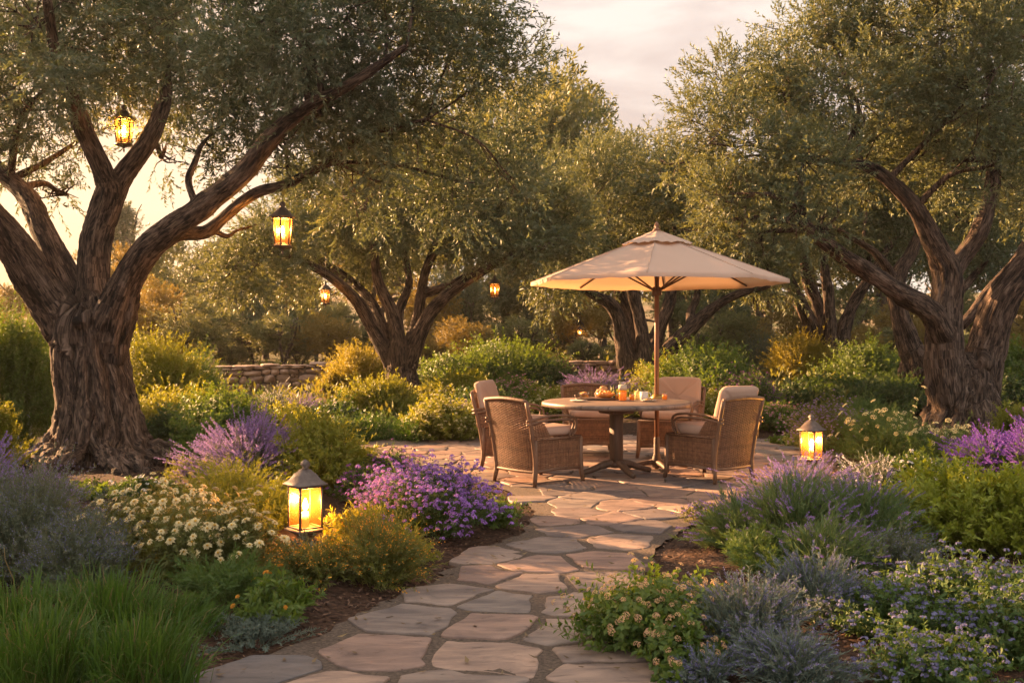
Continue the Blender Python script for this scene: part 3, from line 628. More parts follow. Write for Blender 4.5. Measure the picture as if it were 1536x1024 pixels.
def P_(px, D, wpx, top, kind, name, cat, label, group=None, dens=1.0, seed=None):
    x = (px - 768) / FPX * D; z = hg(x, D); H = max(.08, EYE - (top - 512) / FPX * D - z); rad = wpx / 2 / FPX * D
    lod = 1.0 if D < 9 else min(1.45, 1 + (D - 9) * .06)
    return make_plant(name, x, D, rad, H, kind, seed or abs(int(px * 7 + D * 31)), label, cat, group, z, dens, lod)

PLANTS = [
 # ---- bed beside the lower left corner of the photo
 (35, 4.15, 220, 872, 'grass', 'grass_clump', 'ornamental grass', 'tall bright green grass clump filling the bottom left corner of the bed'),
 (165, 4.3, 210, 862, 'grass', 'grass_clump', 'ornamental grass', 'bright green grass clump between the corner grass and the short grass, below the cream flowers'),
 (262, 4.5, 150, 893, 'grass', 'grass_clump', 'ornamental grass', 'shorter green grass clump right behind the silver cushion plant by the path'),
 (378, 4.42, 185, 928, 'silver', 'silver_plant', 'ground cover plant', 'low silvery blue cushion plant beside the first flagstones of the path'),
 (40, 5.6, 270, 692, 'sageblue', 'sage_bush', 'sage plant', 'grey leaved sage bush with tiny blue flowers behind the corner grass'),
 (125, 5.1, 170, 765, 'sageblue', 'sage_bush', 'sage plant', 'smaller blue flowered sage bush between the corner grass and the cream flowers'),
 (-60, 6.6, 200, 650, 'lav', 'lavender_bush', 'lavender', 'lavender bush cut by the left picture edge in front of the gnarled trunk'),
 (50, 7.2, 150, 712, 'lav', 'lavender_bush', 'lavender', 'thin lavender bush with upright spikes just before the roots of the thick gnarled trunk'),
 (205, 5.75, 180, 740, 'daisy', 'cream_flower_plant', 'flower plant', 'cream flowered plant at the sage bush end of the cream flowers'),
 (295, 5.5, 190, 752, 'daisy', 'cream_flower_plant', 'flower plant', 'cream flowered plant in the middle of the three, full of round heads'),
 (372, 5.45, 130, 775, 'daisy', 'cream_flower_plant', 'flower plant', 'cream flowered plant closest to the lit four sided lantern by the path'),
 (270, 6.6, 190, 735, 'daisy', 'cream_flower_plant', 'flower plant', 'cream flowered plant at the back beneath the tree roots'),
 (340, 4.9, 190, 845, 'fine', 'feathery_plant', 'herb plant', 'feathery bright green plant below the cream flowers'),
 (412, 4.75, 140, 868, 'marigold', 'marigold_plant', 'flower plant', 'low leafy plant with small orange heads above the silver cushion plant'),
 (345, 7.2, 170, 690, 'rosemary', 'rosemary_bush', 'herb bush', 'yellow green rosemary bush with upright tips beside the lit path lantern'),
 (400, 6.9, 110, 735, 'yfine', 'golden_plant', 'shrub', 'golden feathery plant glowing at the left side of the lit path lantern'),
 (372, 8.6, 185, 636, 'lavpink', 'lavender_bush', 'lavender', 'pinkish purple lavender bush behind the rosemary bush'),
 (480, 8.7, 165, 628, 'yleafy', 'green_shrub', 'shrub', 'rounded yellow green shrub behind the path lantern next to the pinkish lavender'),
 (550, 8.0, 100, 700, 'plum', 'plum_flower_plant', 'flower plant', 'dark plum flowered plant between the yellow green shrub and the purple asters'),
 (590, 8.7, 110, 684, 'plum', 'plum_flower_plant', 'flower plant', 'dark plum flowered plant peeking out behind the purple asters'),
 (635, 6.85, 205, 700, 'aster', 'aster_mound', 'aster', 'big round mound of pinkish purple asters beside the path'),
 (745, 7.15, 98, 752, 'low', 'low_green_plant', 'ground cover plant', 'low green plant spilling onto the path next to the purple asters'),
 (565, 5.5, 165, 778, 'orangetip', 'santolina_plant', 'herb plant', 'feathery plant with orange tips nearest the path stones below the asters'),
 (480, 5.4, 140, 812, 'orangetip', 'santolina_plant', 'herb plant', 'feathery plant with orange tips below the lit path lantern'),
 (530, 6.3, 110, 765, 'yfine', 'golden_plant', 'shrub', 'golden feathery plant lit by the path lantern on the aster side'),
 (458, 5.85, 60, 806, 'silver', 'silver_plant', 'ground cover plant', 'little silver plant right at the foot of the path lantern'),
 (610, 6.0, 110, 800, 'rosemary', 'rosemary_bush', 'herb bush', 'small yellow green bush tucked below the purple asters'),
 (60, 3.75, 210, 915, 'grass', 'grass_clump', 'ornamental grass', 'green grass clump running out of the bottom edge in the left corner'),
 (205, 3.8, 190, 925, 'grass', 'grass_clump', 'ornamental grass', 'green grass clump at the bottom edge nearest the silver cushion plant'),
 (130, 8.3, 150, 722, 'low', 'low_green_plant', 'ground cover plant', 'low green plant with tiny white flowers before the gnarled roots'),
 (225, 8.0, 120, 722, 'whitefl', 'white_flower_shrub', 'flower shrub', 'small leafy plant with pale flowers between the roots and the pinkish lavender'),
 (285, 8.6, 80, 690, 'rosemary', 'rosemary_bush', 'herb bush', 'small yellow green bush at the tips of the gnarled roots'),
 # ---- behind the left bed
 (15, 12.6, 150, 462, 'leafy', 'green_shrub', 'shrub', 'tall green shrub at the left picture edge beside the thick gnarled trunk'),
 (85, 14.5, 120, 520, 'leafyd', 'green_shrub', 'shrub', 'dark green shrub directly behind the thick gnarled trunk'),
 (-5, 9.6, 90, 612, 'yleafy', 'green_shrub', 'shrub', 'lower yellow green shrub left of the gnarled roots'),
 (265, 12.3, 170, 585, 'yleafy', 'green_shrub', 'shrub', 'yellow green shrub against the right flank of the thick gnarled trunk'),
 (230, 14.6, 150, 505, 'yleafy', 'green_shrub', 'shrub', 'taller yellow green shrub rising behind the thick trunk towards the wall'),
 (285, 15.6, 120, 528, 'fine', 'feathery_plant', 'shrub', 'pale feathery shrub at the near end of the stone wall'),
 (335, 10.8, 170, 590, 'leafy', 'green_shrub', 'shrub', 'green shrub just behind the pinkish lavender bush'),
 (262, 11.6, 110, 618, 'leafyd', 'green_shrub', 'shrub', 'dark leafy shrub against the spreading roots of the thick trunk'),
 (405, 14.3, 110, 592, 'whitelav', 'white_lavender', 'lavender', 'white flowered lavender in front of the stone wall'),
 (450, 15.2, 110, 594, 'lav', 'lavender_bush', 'lavender', 'small lavender bush below the right end of the stone wall'),
 (430, 11.6, 130, 612, 'yleafy', 'green_shrub', 'shrub', 'yellow green shrub between the white lavender and the patio'),
 (500, 14.0, 110, 605, 'whitefl', 'white_flower_shrub', 'flower shrub', 'low shrub dotted with white flowers left of the branching middle olive'),
 (560, 13.5, 100, 618, 'strap', 'grass_clump', 'ornamental grass', 'green grassy clump along the back edge of the patio, left one of two'),
 (618, 13.4, 90, 624, 'strap', 'grass_clump', 'ornamental grass', 'green grassy clump along the patio edge against the yellow daisies'),
 (520, 13.3, 80, 628, 'fine', 'feathery_plant', 'herb plant', 'feathery green plant at the back left corner of the patio'),
 (668, 13.55, 130, 600, 'yflower', 'yellow_flower_plant', 'flower plant', 'round mound of pale yellow flowers at the patio edge below the middle olive'),
 (575, 15.3, 120, 570, 'yleafy', 'green_shrub', 'shrub', 'yellow green shrub hugging the roots of the middle olive'),
 (705, 14.4, 60, 602, 'violet', 'violet_plant', 'flower plant', 'small violet flowered plant behind the yellow flower mound'),
 (540, 18.4, 120, 524, 'gold', 'golden_shrub', 'shrub', 'sunlit golden shrub left of the middle olive beyond the wall end'),
 (500, 17.8, 44, 556, 'gold', 'golden_shrub', 'shrub', 'small golden shrub covering the right end of the visible wall'),
 (690, 16.4, 120, 560, 'yleafy', 'green_shrub', 'shrub', 'yellow green shrub right of the middle olive trunk'),
 (690, 18.8, 160, 532, 'leafy', 'hedge_shrub', 'shrub', 'broad green shrub behind the middle olive, left end of the hedge row'),
 (760, 19.4, 180, 512, 'leafy', 'hedge_shrub', 'shrub', 'tallest broad green shrub in the hedge row left of the parasol'),
 (822, 18.7, 110, 548, 'leafyd', 'hedge_shrub', 'shrub', 'lower dark green shrub ending the hedge row near the parasol'),
 (720, 14.9, 110, 588, 'whitefl', 'white_flower_shrub', 'flower shrub', 'dark shrub with a few white flowers behind the left pair of chairs'),
 (775, 15.6, 120, 575, 'pinkfl', 'pink_flower_shrub', 'flower shrub', 'pink flowering shrub behind the cushion of the chair at the left'),
 (835, 15.2, 130, 582, 'yflower', 'yellow_flower_shrub', 'flower shrub', 'yellow flowering shrub left of the bare wicker chair back'),
 (890, 17.6, 130, 562, 'lavpink', 'lavender_bush', 'lavender', 'pink lavender row in front of the far wall behind the bottle'),
 (940, 16.0, 90, 590, 'yleafy', 'green_shrub', 'shrub', 'low yellow green shrub between the two far chairs'),
 (1055, 17.0, 170, 520, 'leafy', 'green_shrub', 'shrub', 'tall green shrub right of the parasol pole'),
 (1000, 18.5, 110, 545, 'yleafy', 'green_shrub', 'shrub', 'yellow green shrub against the trunk behind the parasol pole'),
 (1058, 14.6, 130, 590, 'yflower', 'yellow_flower_shrub', 'flower shrub', 'yellow flowering shrub between the two right hand chairs'),
 (1120, 15.8, 110, 562, 'plum', 'violet_plant', 'flower plant', 'dusky plum shrub behind the right hand chair'),
 (1145, 23.5, 100, 500, 'silver', 'pale_shrub', 'shrub', 'pale blue green shrub in the gap right of the parasol'),
 (1200, 21.5, 110, 505, 'gold', 'golden_shrub', 'shrub', 'golden sunlit shrub left of the slim far olive trunk'),
 (1300, 20.0, 130, 520, 'leafy', 'green_shrub', 'shrub', 'green shrub right of the slim far olive trunk'),
 (1215, 17.2, 130, 572, 'leafyd', 'dark_shrub', 'shrub', 'dark low shrub at the foot of the slim far olive'),
 (1310, 16.2, 170, 562, 'leafyd', 'dark_shrub', 'shrub', 'dark glossy shrub between the slim far olive and the leaning trunk'),
 (1165, 14.2, 110, 608, 'pinkfl', 'pink_flower_shrub', 'flower shrub', 'pink flowering shrub right of the front right chair'),
 (1245, 11.9, 130, 608, 'mauve', 'mauve_flower_mound', 'flower plant', 'round mound of pale mauve flowers behind the six sided path lantern'),
 (1182, 12.9, 60, 655, 'low', 'low_green_plant', 'ground cover plant', 'small low green plant at the patio edge beside the pale mauve mound'),
 (1330, 10.9, 150, 615, 'yarrow', 'yarrow_plant', 'yarrow', 'tall yarrow with pale yellow heads right of the six sided path lantern'),
 (1410, 10.5, 120, 640, 'yarrow', 'yarrow_plant', 'yarrow', 'yarrow with pale heads at the roots of the big right hand olive'),
 (1300, 12.6, 110, 600, 'fine', 'feathery_plant', 'herb plant', 'feathery green plant between the mauve mound and the big right hand olive'),
 (1490, 9.6, 140, 650, 'violet', 'violet_plant', 'flower plant', 'bright violet spiky flowers at the right picture edge'),
 (1560, 9.2, 130, 640, 'violet', 'violet_plant', 'flower plant', 'violet flowers cut off by the right picture edge'),
 (1505, 14.8, 110, 560, 'leafyd', 'dark_shrub', 'shrub', 'dark shrub behind the big right hand olive, lower one'),
 (1510, 17.5, 130, 520, 'leafy', 'green_shrub', 'shrub', 'green shrub beyond the big right hand olive, taller one'),
 (1530, 12.0, 100, 610, 'yleafy', 'green_shrub', 'shrub', 'yellow green shrub behind the violet flowers'),
 # ---- bed at the right front
 (1110, 6.35, 150, 745, 'lavgreen', 'lavender_bush', 'lavender', 'green lavender bush with a few spikes closest to the curve of the path'),
 (1195, 6.1, 190, 716, 'lavgreen', 'lavender_bush', 'lavender', 'large green lavender bush in the middle of the right bed'),
 (1290, 6.1, 180, 716, 'lavgreen', 'lavender_bush', 'lavender', 'green lavender bush against the bright yellow green shrub'),
 (1200, 7.6, 190, 690, 'lav', 'lavender_bush', 'lavender', 'purple spiked lavender bush below the six sided path lantern'),
 (1320, 8.0, 140, 690, 'whitelav', 'white_lavender', 'lavender', 'pale flowered lavender below the yarrow'),
 (1240, 5.5, 190, 785, 'lavgreen', 'lavender_bush', 'lavender', 'lower green lavender bush skirting the large one on its near side'),
 (1140, 5.6, 130, 800, 'fine', 'feathery_plant', 'herb plant', 'feathery green plant at the mulch edge before the large lavender'),
 (1345, 5.4, 150, 800, 'sageblue', 'sage_bush', 'sage plant', 'grey sage between the bright yellow green shrub and the blue headed plants'),
 (1062, 7.35, 90, 757, 'mauve', 'mauve_flower_mound', 'flower plant', 'small mauve and orange flower tuft on the edge of the path curve'),
 (1420, 6.3, 210, 702, 'spruce', 'yellow_shrub', 'shrub', 'bright yellow green shrub with feathery tips in the right bed'),
 (1525, 6.1, 170, 712, 'spruce', 'yellow_shrub', 'shrub', 'yellow green shrub running out of the right picture edge'),
 (1400, 7.8, 120, 690, 'whitefl', 'white_flower_shrub', 'flower shrub', 'white flowering shrub above the bright yellow green shrub'),
 (975, 4.4, 220, 866, 'lantana', 'lantana_bush', 'flower plant', 'rounded leafy bush with small pink and yellow heads overhanging the near path'),
 (1075, 4.95, 110, 890, 'lantana', 'lantana_bush', 'flower plant', 'smaller pink and yellow flowered bush behind the rounded one by the near path'),
 (1015, 4.02, 130, 935, 'lantana', 'lantana_bush', 'flower plant', 'low pink and yellow flowered bush at the bottom of the path, below the rounded one'),
 (1120, 4.3, 200, 872, 'bluelav', 'blue_lavender', 'lavender', 'grey blue lavender next to the rounded flowering bush by the path'),
 (1225, 4.7, 210, 838, 'bluelav', 'blue_lavender', 'lavender', 'grey blue lavender in front of the large green lavender bush'),
 (1060, 3.85, 120, 975, 'bluelav', 'blue_lavender', 'lavender', 'low grey lavender at the bottom picture edge by the path'),
 (1190, 3.8, 200, 950, 'bluelav', 'blue_lavender', 'lavender', 'grey blue lavender at the bottom picture edge, middle of the right bed'),
 (1350, 4.4, 230, 872, 'ager', 'blue_flower_plant', 'flower plant', 'plant with flat blue heads below the bright yellow green shrub'),
 (1470, 4.5, 230, 838, 'ager', 'blue_flower_plant', 'flower plant', 'tall blue headed plant near the right picture edge'),
 (1550, 4.1, 200, 860, 'ager', 'blue_flower_plant', 'flower plant', 'blue headed plant cut off by the right picture edge'),
 (1640, 6.2, 170, 720, 'lavgreen', 'lavender_bush', 'lavender', 'green lavender bush outside the right picture edge next to the yellow shrub'),
 (1690, 4.9, 230, 850, 'ager', 'blue_flower_plant', 'flower plant', 'blue headed plant outside the right picture edge'),
 (1660, 8.6, 180, 650, 'leafy', 'green_shrub', 'shrub', 'green shrub outside the right picture edge behind the violet flowers'),
 (1650, 11.5, 170, 590, 'leafyd', 'dark_shrub', 'shrub', 'dark shrub outside the right picture edge near the big right hand olive'),
 (-190, 7.2, 220, 660, 'leafy', 'green_shrub', 'shrub', 'green shrub outside the left picture edge beside the cut lavender'),
 (-120, 4.9, 240, 800, 'sageblue', 'sage_bush', 'sage plant', 'sage bush outside the left picture edge beside the corner grass'),
 (1400, 3.8, 230, 955, 'ager', 'blue_flower_plant', 'flower plant', 'blue headed plant along the bottom picture edge'),
]
for a in PLANTS: P_(*a)

# ------------------------------------------------------------------ trees
def project_bark(V, segs):
    """nearest skeleton segment of every vertex -> bark coordinates (around x r0, along)"""
    A = np.array([s[0] for s in segs]); B = np.array([s[1] for s in segs]); s0 = np.array([s[2] for s in segs]); rr = np.array([s[3] for s in segs])
    best = np.full(len(V), 1e9); out = np.zeros((len(V), 3)); per = np.zeros((len(V), 3))
    for a, b, s, r in zip(A, B, s0, rr):
        ab = b - a; l2 = ab @ ab; t = np.clip(((V - a) @ ab) / l2, 0, 1); q = a + t[:, None] * ab; d = np.linalg.norm(V - q, axis=1) - r; k = d < best
        best[k] = d[k]; T = ab / math.sqrt(l2); u = np.cross(T, [.3, .9, .1]); u /= np.linalg.norm(u); w = np.cross(T, u)
        pv = (V - q)[k]; pu, pw = pv @ u, pv @ w; l = np.maximum(np.hypot(pu, pw), 1e-6)
        rd = max(r, .05); out[k] = np.column_stack([pu / l * rd, pw / l * rd, s + t[k] * math.sqrt(l2)])
    return out

def olive_tree(name, label, D, trunk, limbs, blobs, seed, leaf='olive', voxel=.025, leafL=.075, twigs=3500, per=18, roots=8, rootspan=1.7, group='olive trees', baselift=0.0, thick=.9):
    rng = np.random.default_rng(seed); sc = D / FPX
    base = W3(trunk[0][0], 512, D); base[2] = hg(base[0], base[1])
    root = empty(name, base, 0, label, 'tree', group)
    mb = MB(); segs = []; skel = []
    def addlimb(P, rad, n=14, rf=None, wob=.02):
        Q = catmull(P, 6); r = catmull(np.column_stack([rad, rad, rad]), 6)[:, 0]; r = np.maximum(r, .008)
        k = np.linspace(0, 1, len(Q)); ph = rng.uniform(0, 9, 3)
        for ax in range(3): Q[:, ax] += wob * np.sin(k * 9 + ph[ax]) * np.sin(k * math.pi) * (1 if ax < 2 else .5)
        tube(mb, Q, r, n, True, rf); acc = 0
        for i in range(len(Q) - 1):
            l = np.linalg.norm(Q[i + 1] - Q[i]); segs.append((Q[i], Q[i + 1], acc, r[i])); acc += l
        for q, x in zip(Q, r): skel.append((q, x))
    TP = np.array([W3(p[0], p[1], D + (p[3] if len(p) > 3 else 0)) for p in trunk]) - base; TR = np.array([p[2] * sc for p in trunk])
    TP[0, 2] = -.15
    ph = rng.uniform(0, 6.28, 6)
    def flute(th, i):
        z = i * .12
        return .76 + .10 * np.cos(5 * th + ph[0] + z * 1.1) + .06 * np.cos(8 * th + ph[1] - z * .9) + .05 * np.cos(3 * th + ph[2] + z * .5)
    addlimb(TP, TR, 56, flute, 0.0)
    r0 = TR[0]; hT = max(.5, TP[-1, 2]); ns = roots * 2
    def axis_at(z): return np.array([np.interp(z, TP[:, 2], TP[:, 0]), np.interp(z, TP[:, 2], TP[:, 1])]), np.interp(z, TP[:, 2], np.maximum(TR, TR.max() * .62))
    for k in range(ns):     # the old trunk is a bundle of strands that run from the roots up into the limbs
        a = k * 6.283 / ns + rng.uniform(-.14, .14); tw = rng.uniform(-.25, .75); top = hT * rng.uniform(.72, 1.12); span = r0 * rootspan * rng.uniform(.7, 1.15); P = []; rad = []
        rs = 2 * math.pi * r0 / ns * rng.uniform(.32, .62); j = rng.uniform(-.5, .5)
        P.append([math.cos(a + j) * span * 1.15, math.sin(a + j) * span * 1.15, -.10]); rad.append(rs * .3)
        P.append([math.cos(a + j * .6) * span * .82, math.sin(a + j * .6) * span * .82, .02 + .03 * rng.random()]); rad.append(rs * .7)
        for f in (.10, .24, .42, .62, .82, 1.0):
            z = top * f; c, r = axis_at(z); an = a + tw * f + rng.normal(0, .05); rr = r * (.92 if f < .9 else .8) * (1 + .50 * math.exp(-f * 6.5)) * rng.uniform(.93, 1.05)
            P.append([c[0] + math.cos(an) * rr, c[1] + math.sin(an) * rr, z]); rad.append(rs * (1.0 - .35 * f) * rng.uniform(.8, 1.25))
        rad[-1] *= .5; addlimb(np.array(P), np.array(rad), 10, None, .02)
    for k in range(int(roots * .6)):   # burls
        z = rng.uniform(.15, .95) * hT; an = rng.uniform(0, 6.28); c, rz = axis_at(z); bb = r0 * rng.uniform(.12, .2)
        ctr = np.array([c[0] + math.cos(an) * rz * .95, c[1] + math.sin(an) * rz * .95, z])
        P = np.array([ctr + [0, 0, -bb], ctr, ctr + [0, 0, bb * 1.3]]); tube(mb, catmull(P, 4), [bb * .3, bb * .75, bb * .95, bb, bb, bb * .9, bb * .7, bb * .5, bb * .25], 10)
    for L_ in limbs:
        P = np.array([W3(p[0], p[1], D + p[3]) for p in L_]) - base; rl_ = np.array([p[2] * sc for p in L_]) * .80
        if P[0, 2] < hT * 1.25:
            z = max(.1, P[0, 2] - .45 * hT); c, r = axis_at(z); P = np.vstack([[c[0] * .6 + P[0, 0] * .4, c[1] * .6 + P[0, 1] * .4, z], P]); rl_ = np.concatenate([[rl_[0] * .35], rl_])
        addlimb(P, rl_, 14, None, .035)
    o = mb.build('trunk', M['bark'], root)
    md = o.modifiers.new('r', 'REMESH'); md.mode = 'VOXEL'; md.voxel_size = voxel; md.use_smooth_shade = True
    dg = bpy.context.evaluated_depsgraph_get(); dg.update(); me = bpy.data.meshes.new_from_object(o.evaluated_get(dg)); o.modifiers.clear(); old = o.data; o.data = me; bpy.data.meshes.remove(old)
    nv = len(me.vertices); V = np.zeros(nv * 3, np.float32); me.vertices.foreach_get('co', V); V = V.reshape(-1, 3).astype(float)
    Nn = np.zeros(nv * 3, np.float32); me.vertices.foreach_get('normal', Nn); Nn = Nn.reshape(-1, 3)
    bc = project_bark(V, segs)
    rl = np.hypot(bc[:, 0], bc[:, 1]); dsp = np.zeros(nv); nf = mnoise.noise
    f1 = 7.0; 
    for i in range(nv):
        x, y, z = bc[i]; n1 = 1 - abs(nf((x * f1, y * f1, z * 1.1))) * 2.6 + .45 * (1 - abs(nf((x * 15 + 7, y * 15, z * 2.0))) * 2.6); n2 = nf((x * 30, y * 30, z * 5)); n3 = nf((V[i, 0] * 5, V[i, 1] * 5, V[i, 2] * 4))
        n4 = 1 - abs(nf((V[i, 0] * 11, V[i, 1] * 11, V[i, 2] * 2.2 + seed))) * 2.4; up = min(1.0, max(0.0, 1.3 - V[i, 2] / hT)); dsp[i] = n1 * .15 * min(rl[i], .3) * thick + n4 * .085 * r0 * up + n2 * .05 * min(rl[i], .3) + n3 * .09 * min(rl[i], .4)
    V += Nn * dsp[:, None]; me.vertices.foreach_set('co', V.astype(np.float32).ravel())
    # finer branches out into the crown
    tb = MB(); sk = np.array([q for q, r in skel if q[2] > hT * .9]); skr = np.array([r for q, r in skel if q[2] > hT * .9])
    clumps = []
    for (px, py, rpx, dd, *fl) in blobs:
        c = W3(px, py, D + dd) - base; rad = rpx / FPX * (D + dd); dens = fl[0] if fl else 1.0
        dist = np.linalg.norm(sk - c, axis=1) + .25 * np.maximum(0, sk[:, 2] - c[2]) * 3; j = int(np.argmin(dist)); a = sk[j]
        mid = a * .5 + c * .5 + rng.normal(0, .12, 3) * rad + [0, 0, .12 * rad]; P = catmull(np.array([a, mid, c, c + unit(c - a) * rad * .5]), 5); ra = min(skr[j] * .6, .05)
        tube(tb, P, np.linspace(ra, .008, len(P)), 7)
        for k in range(7):
            s = P[rng.integers(4, len(P))]; e = c + unit(rng.normal(size=3)) * rad * rng.uniform(.5, .95); m = (s + e) / 2 + rng.normal(0, .1, 3) * rad
            Q = catmull(np.array([s, m, e]), 4); tube(tb, Q, np.linspace(ra * .35, .004, len(Q)), 5)
            for kk in range(2):
                s2 = Q[rng.integers(2, len(Q))]; e2 = s2 + unit(rng.normal(size=3) + unit(e - s)) * rad * .45; Q2 = catmull(np.array([s2, (s2 + e2) / 2 + rng.normal(0, .05, 3) * rad, e2]), 3); tube(tb, Q2, np.linspace(ra * .16 + .002, .003, len(Q2)), 4)
        K = 13
        for k in range(K):
            v = unit(rng.normal(size=3)); clumps.append((c + v * rad * rng.uniform(.25, .95), rad * rng.uniform(.24, .42), c, dens * rad ** 2))
    tm = bpy.data.meshes.new('t'); 
    # join branches into the trunk mesh
    nb = tb.mesh('branch', M['bark'], True); V2 = np.zeros(len(nb.vertices) * 3, np.float32); nb.vertices.foreach_get('co', V2)
    import bmesh
    bm = bmesh.new(); bm.from_mesh(me); bm.from_mesh(nb); bm.to_mesh(me); bm.free(); bpy.data.meshes.remove(nb); bpy.data.meshes.remove(tm)
    me.materials.clear(); me.materials.append(M['bark']); me.polygons.foreach_set('use_smooth', np.ones(len(me.polygons), bool)); 
    V2 = V2.reshape(-1, 3); bc2 = V2 * [1, 1, .4]
    at = me.attributes.new('barkco', 'FLOAT_VECTOR', 'POINT'); at.data.foreach_set('vector', np.concatenate([bc, bc2]).astype(np.float32).ravel()); me.update()
    # leaves
    w = np.array([c[3] for c in clumps]); w /= w.sum(); idx = rng.choice(len(clumps), twigs, p=w)
    cc = np.array([c[0] for c in clumps])[idx]; cr_ = np.array([c[1] for c in clumps])[idx]; bcn = np.array([c[2] for c in clumps])[idx]
    v = unit(rng.normal(size=(twigs, 3))); A = cc + v * (cr_ * rng.random(twigs) ** .5)[:, None]
    d = unit(v * .8 + unit(A - bcn) * .7 + rng.normal(0, .4, (twigs, 3)) + [0, 0, .3]); ln = max(leafL, .075) * rng.uniform(2.8, 5.4, twigs)
    T = A + d * ln[:, None] + np.array([0, 0, -1]) * (ln * rng.uniform(-.15, .22, twigs))[:, None]; B = A + d * (ln * .55)[:, None]
    lm = MB(); pts = np.stack([bez(A, B, T, np.full(twigs, t)) for t in np.linspace(0, 1, 4)], 1); ribbons(lm, pts, np.full(twigs, leafL * .06))
    t = np.tile(np.linspace(.12, 1, per), (twigs, 1)) + rng.normal(0, .02, (twigs, per)); t = np.clip(t, 0, 1)
    P = bez(A[:, None], B[:, None], T[:, None], t).reshape(-1, 3); Tn = bez_t(A[:, None], B[:, None], T[:, None], t).reshape(-1, 3)
    q = unit(np.cross(Tn, rng.normal(size=Tn.shape))); ang = rng.uniform(.35, 1.0, len(P)); Dd = unit(Tn * np.cos(ang)[:, None] + q * np.sin(ang)[:, None])
    Nl = np.cross(Dd, np.cross(Tn, Dd)) + rng.normal(0, .35, Tn.shape) + [0, 0, .4]
    leaves(lm, P, Dd, Nl, leafL * rng.uniform(.6, 1.15, len(P)), leafL * rng.uniform(.20, .31, len(P)), .15)
    lm.build('crown', M[leaf], root)
    return root

# thick gnarled olive on the left
olive_tree('olive_tree', 'massive gnarled olive with thick flaring trunk and lanterns in its boughs at the left', 10.7,
  [(150, 705, 70), (147, 650, 54), (142, 590, 47), (136, 530, 46), (131, 488, 46), (130, 460, 20)],
  [[(105, 500, 36, 0), (70, 440, 34, -.1), (25, 375, 30, -.3), (-15, 325, 27, -.6), (-70, 265, 22, -1), (-130, 190, 16, -1.4)],
   [(125, 490, 28, .2), (105, 420, 25, .3), (75, 350, 21, .5), (40, 297, 18, .8), (-5, 255, 15, 1.1), (-60, 190, 10, 1.5)],
   [(150, 490, 34, .1), (145, 420, 28, .2), (148, 350, 26, .3), (160, 290, 25, .3), (150, 262, 18, .2), (130, 210, 17, 0), (110, 150, 14, -.3), (85, 80, 10, -.6), (70, 0, 7, -1)],
   [(158, 330, 22, .3), (180, 272, 19, .35), (222, 214, 17, .5), (243, 150, 14, .8), (252, 70, 10, 1.2), (270, -20, 6, 1.5)],
   [(168, 500, 34, -.1), (192, 430, 27, -.25), (222, 375, 24, -.4), (262, 338, 21, -.6), (312, 298, 18, -.8), (362, 258, 16, -1), (402, 214, 14, -1.2), (455, 168, 11, -1.4), (525, 128, 8, -1.6), (610, 70, 5, -1.8)],
   [(215, 385, 18, -.4), (262, 352, 13, -.3), (308, 347, 11.5, -.2), (342, 324, 10.5, -.2), (388, 290, 9.5, -.2), (430, 277, 8.5, -.3), (480, 250, 7, -.5), (545, 205, 5, -.7), (640, 180, 3.5, -.9)],
   [(318, 346, 6, -.2), (345, 352, 4, -.1), (386, 336, 2, 0)],
   [(295, 310, 7, -.7), (283, 262, 5.5, -.5), (300, 225, 4, -.2), (330, 190, 3, 0)]],
  [(60, 40, 130, -1), (190, 20, 130, .5), (70, 130, 100, .8), (320, 40, 130, -.8), (450, 60, 130, -1.6), (580, 60, 115, -1.2), (690, 45, 100, -.5), (740, 110, 70, -.3, .8),
   (260, 120, 95, 1.2), (380, 150, 95, .2), (480, 160, 95, -1.2), (580, 180, 105, -.6), (680, 180, 95, .2), (-60, 60, 130, .5), (-60, 190, 90, 1.2), (20, 210, 70, 1.4, .6), (330, 230, 55, .4, .5), (430, 230, 60, -.2, .7),
   (560, 270, 75, .2, .9), (680, 270, 85, .5, .9), (760, 260, 55, .3, .7), (150, -90, 150, 0), (400, -80, 150, -1), (640, -60, 120, -1), (120, 210, 40, 1.5, .5), (90, 290, 32, 1.4, .35), (240, 235, 38, 1.3, .4)],
  seed=1, twigs=10800, per=17, voxel=.02, leafL=.070, roots=12, rootspan=2.6)

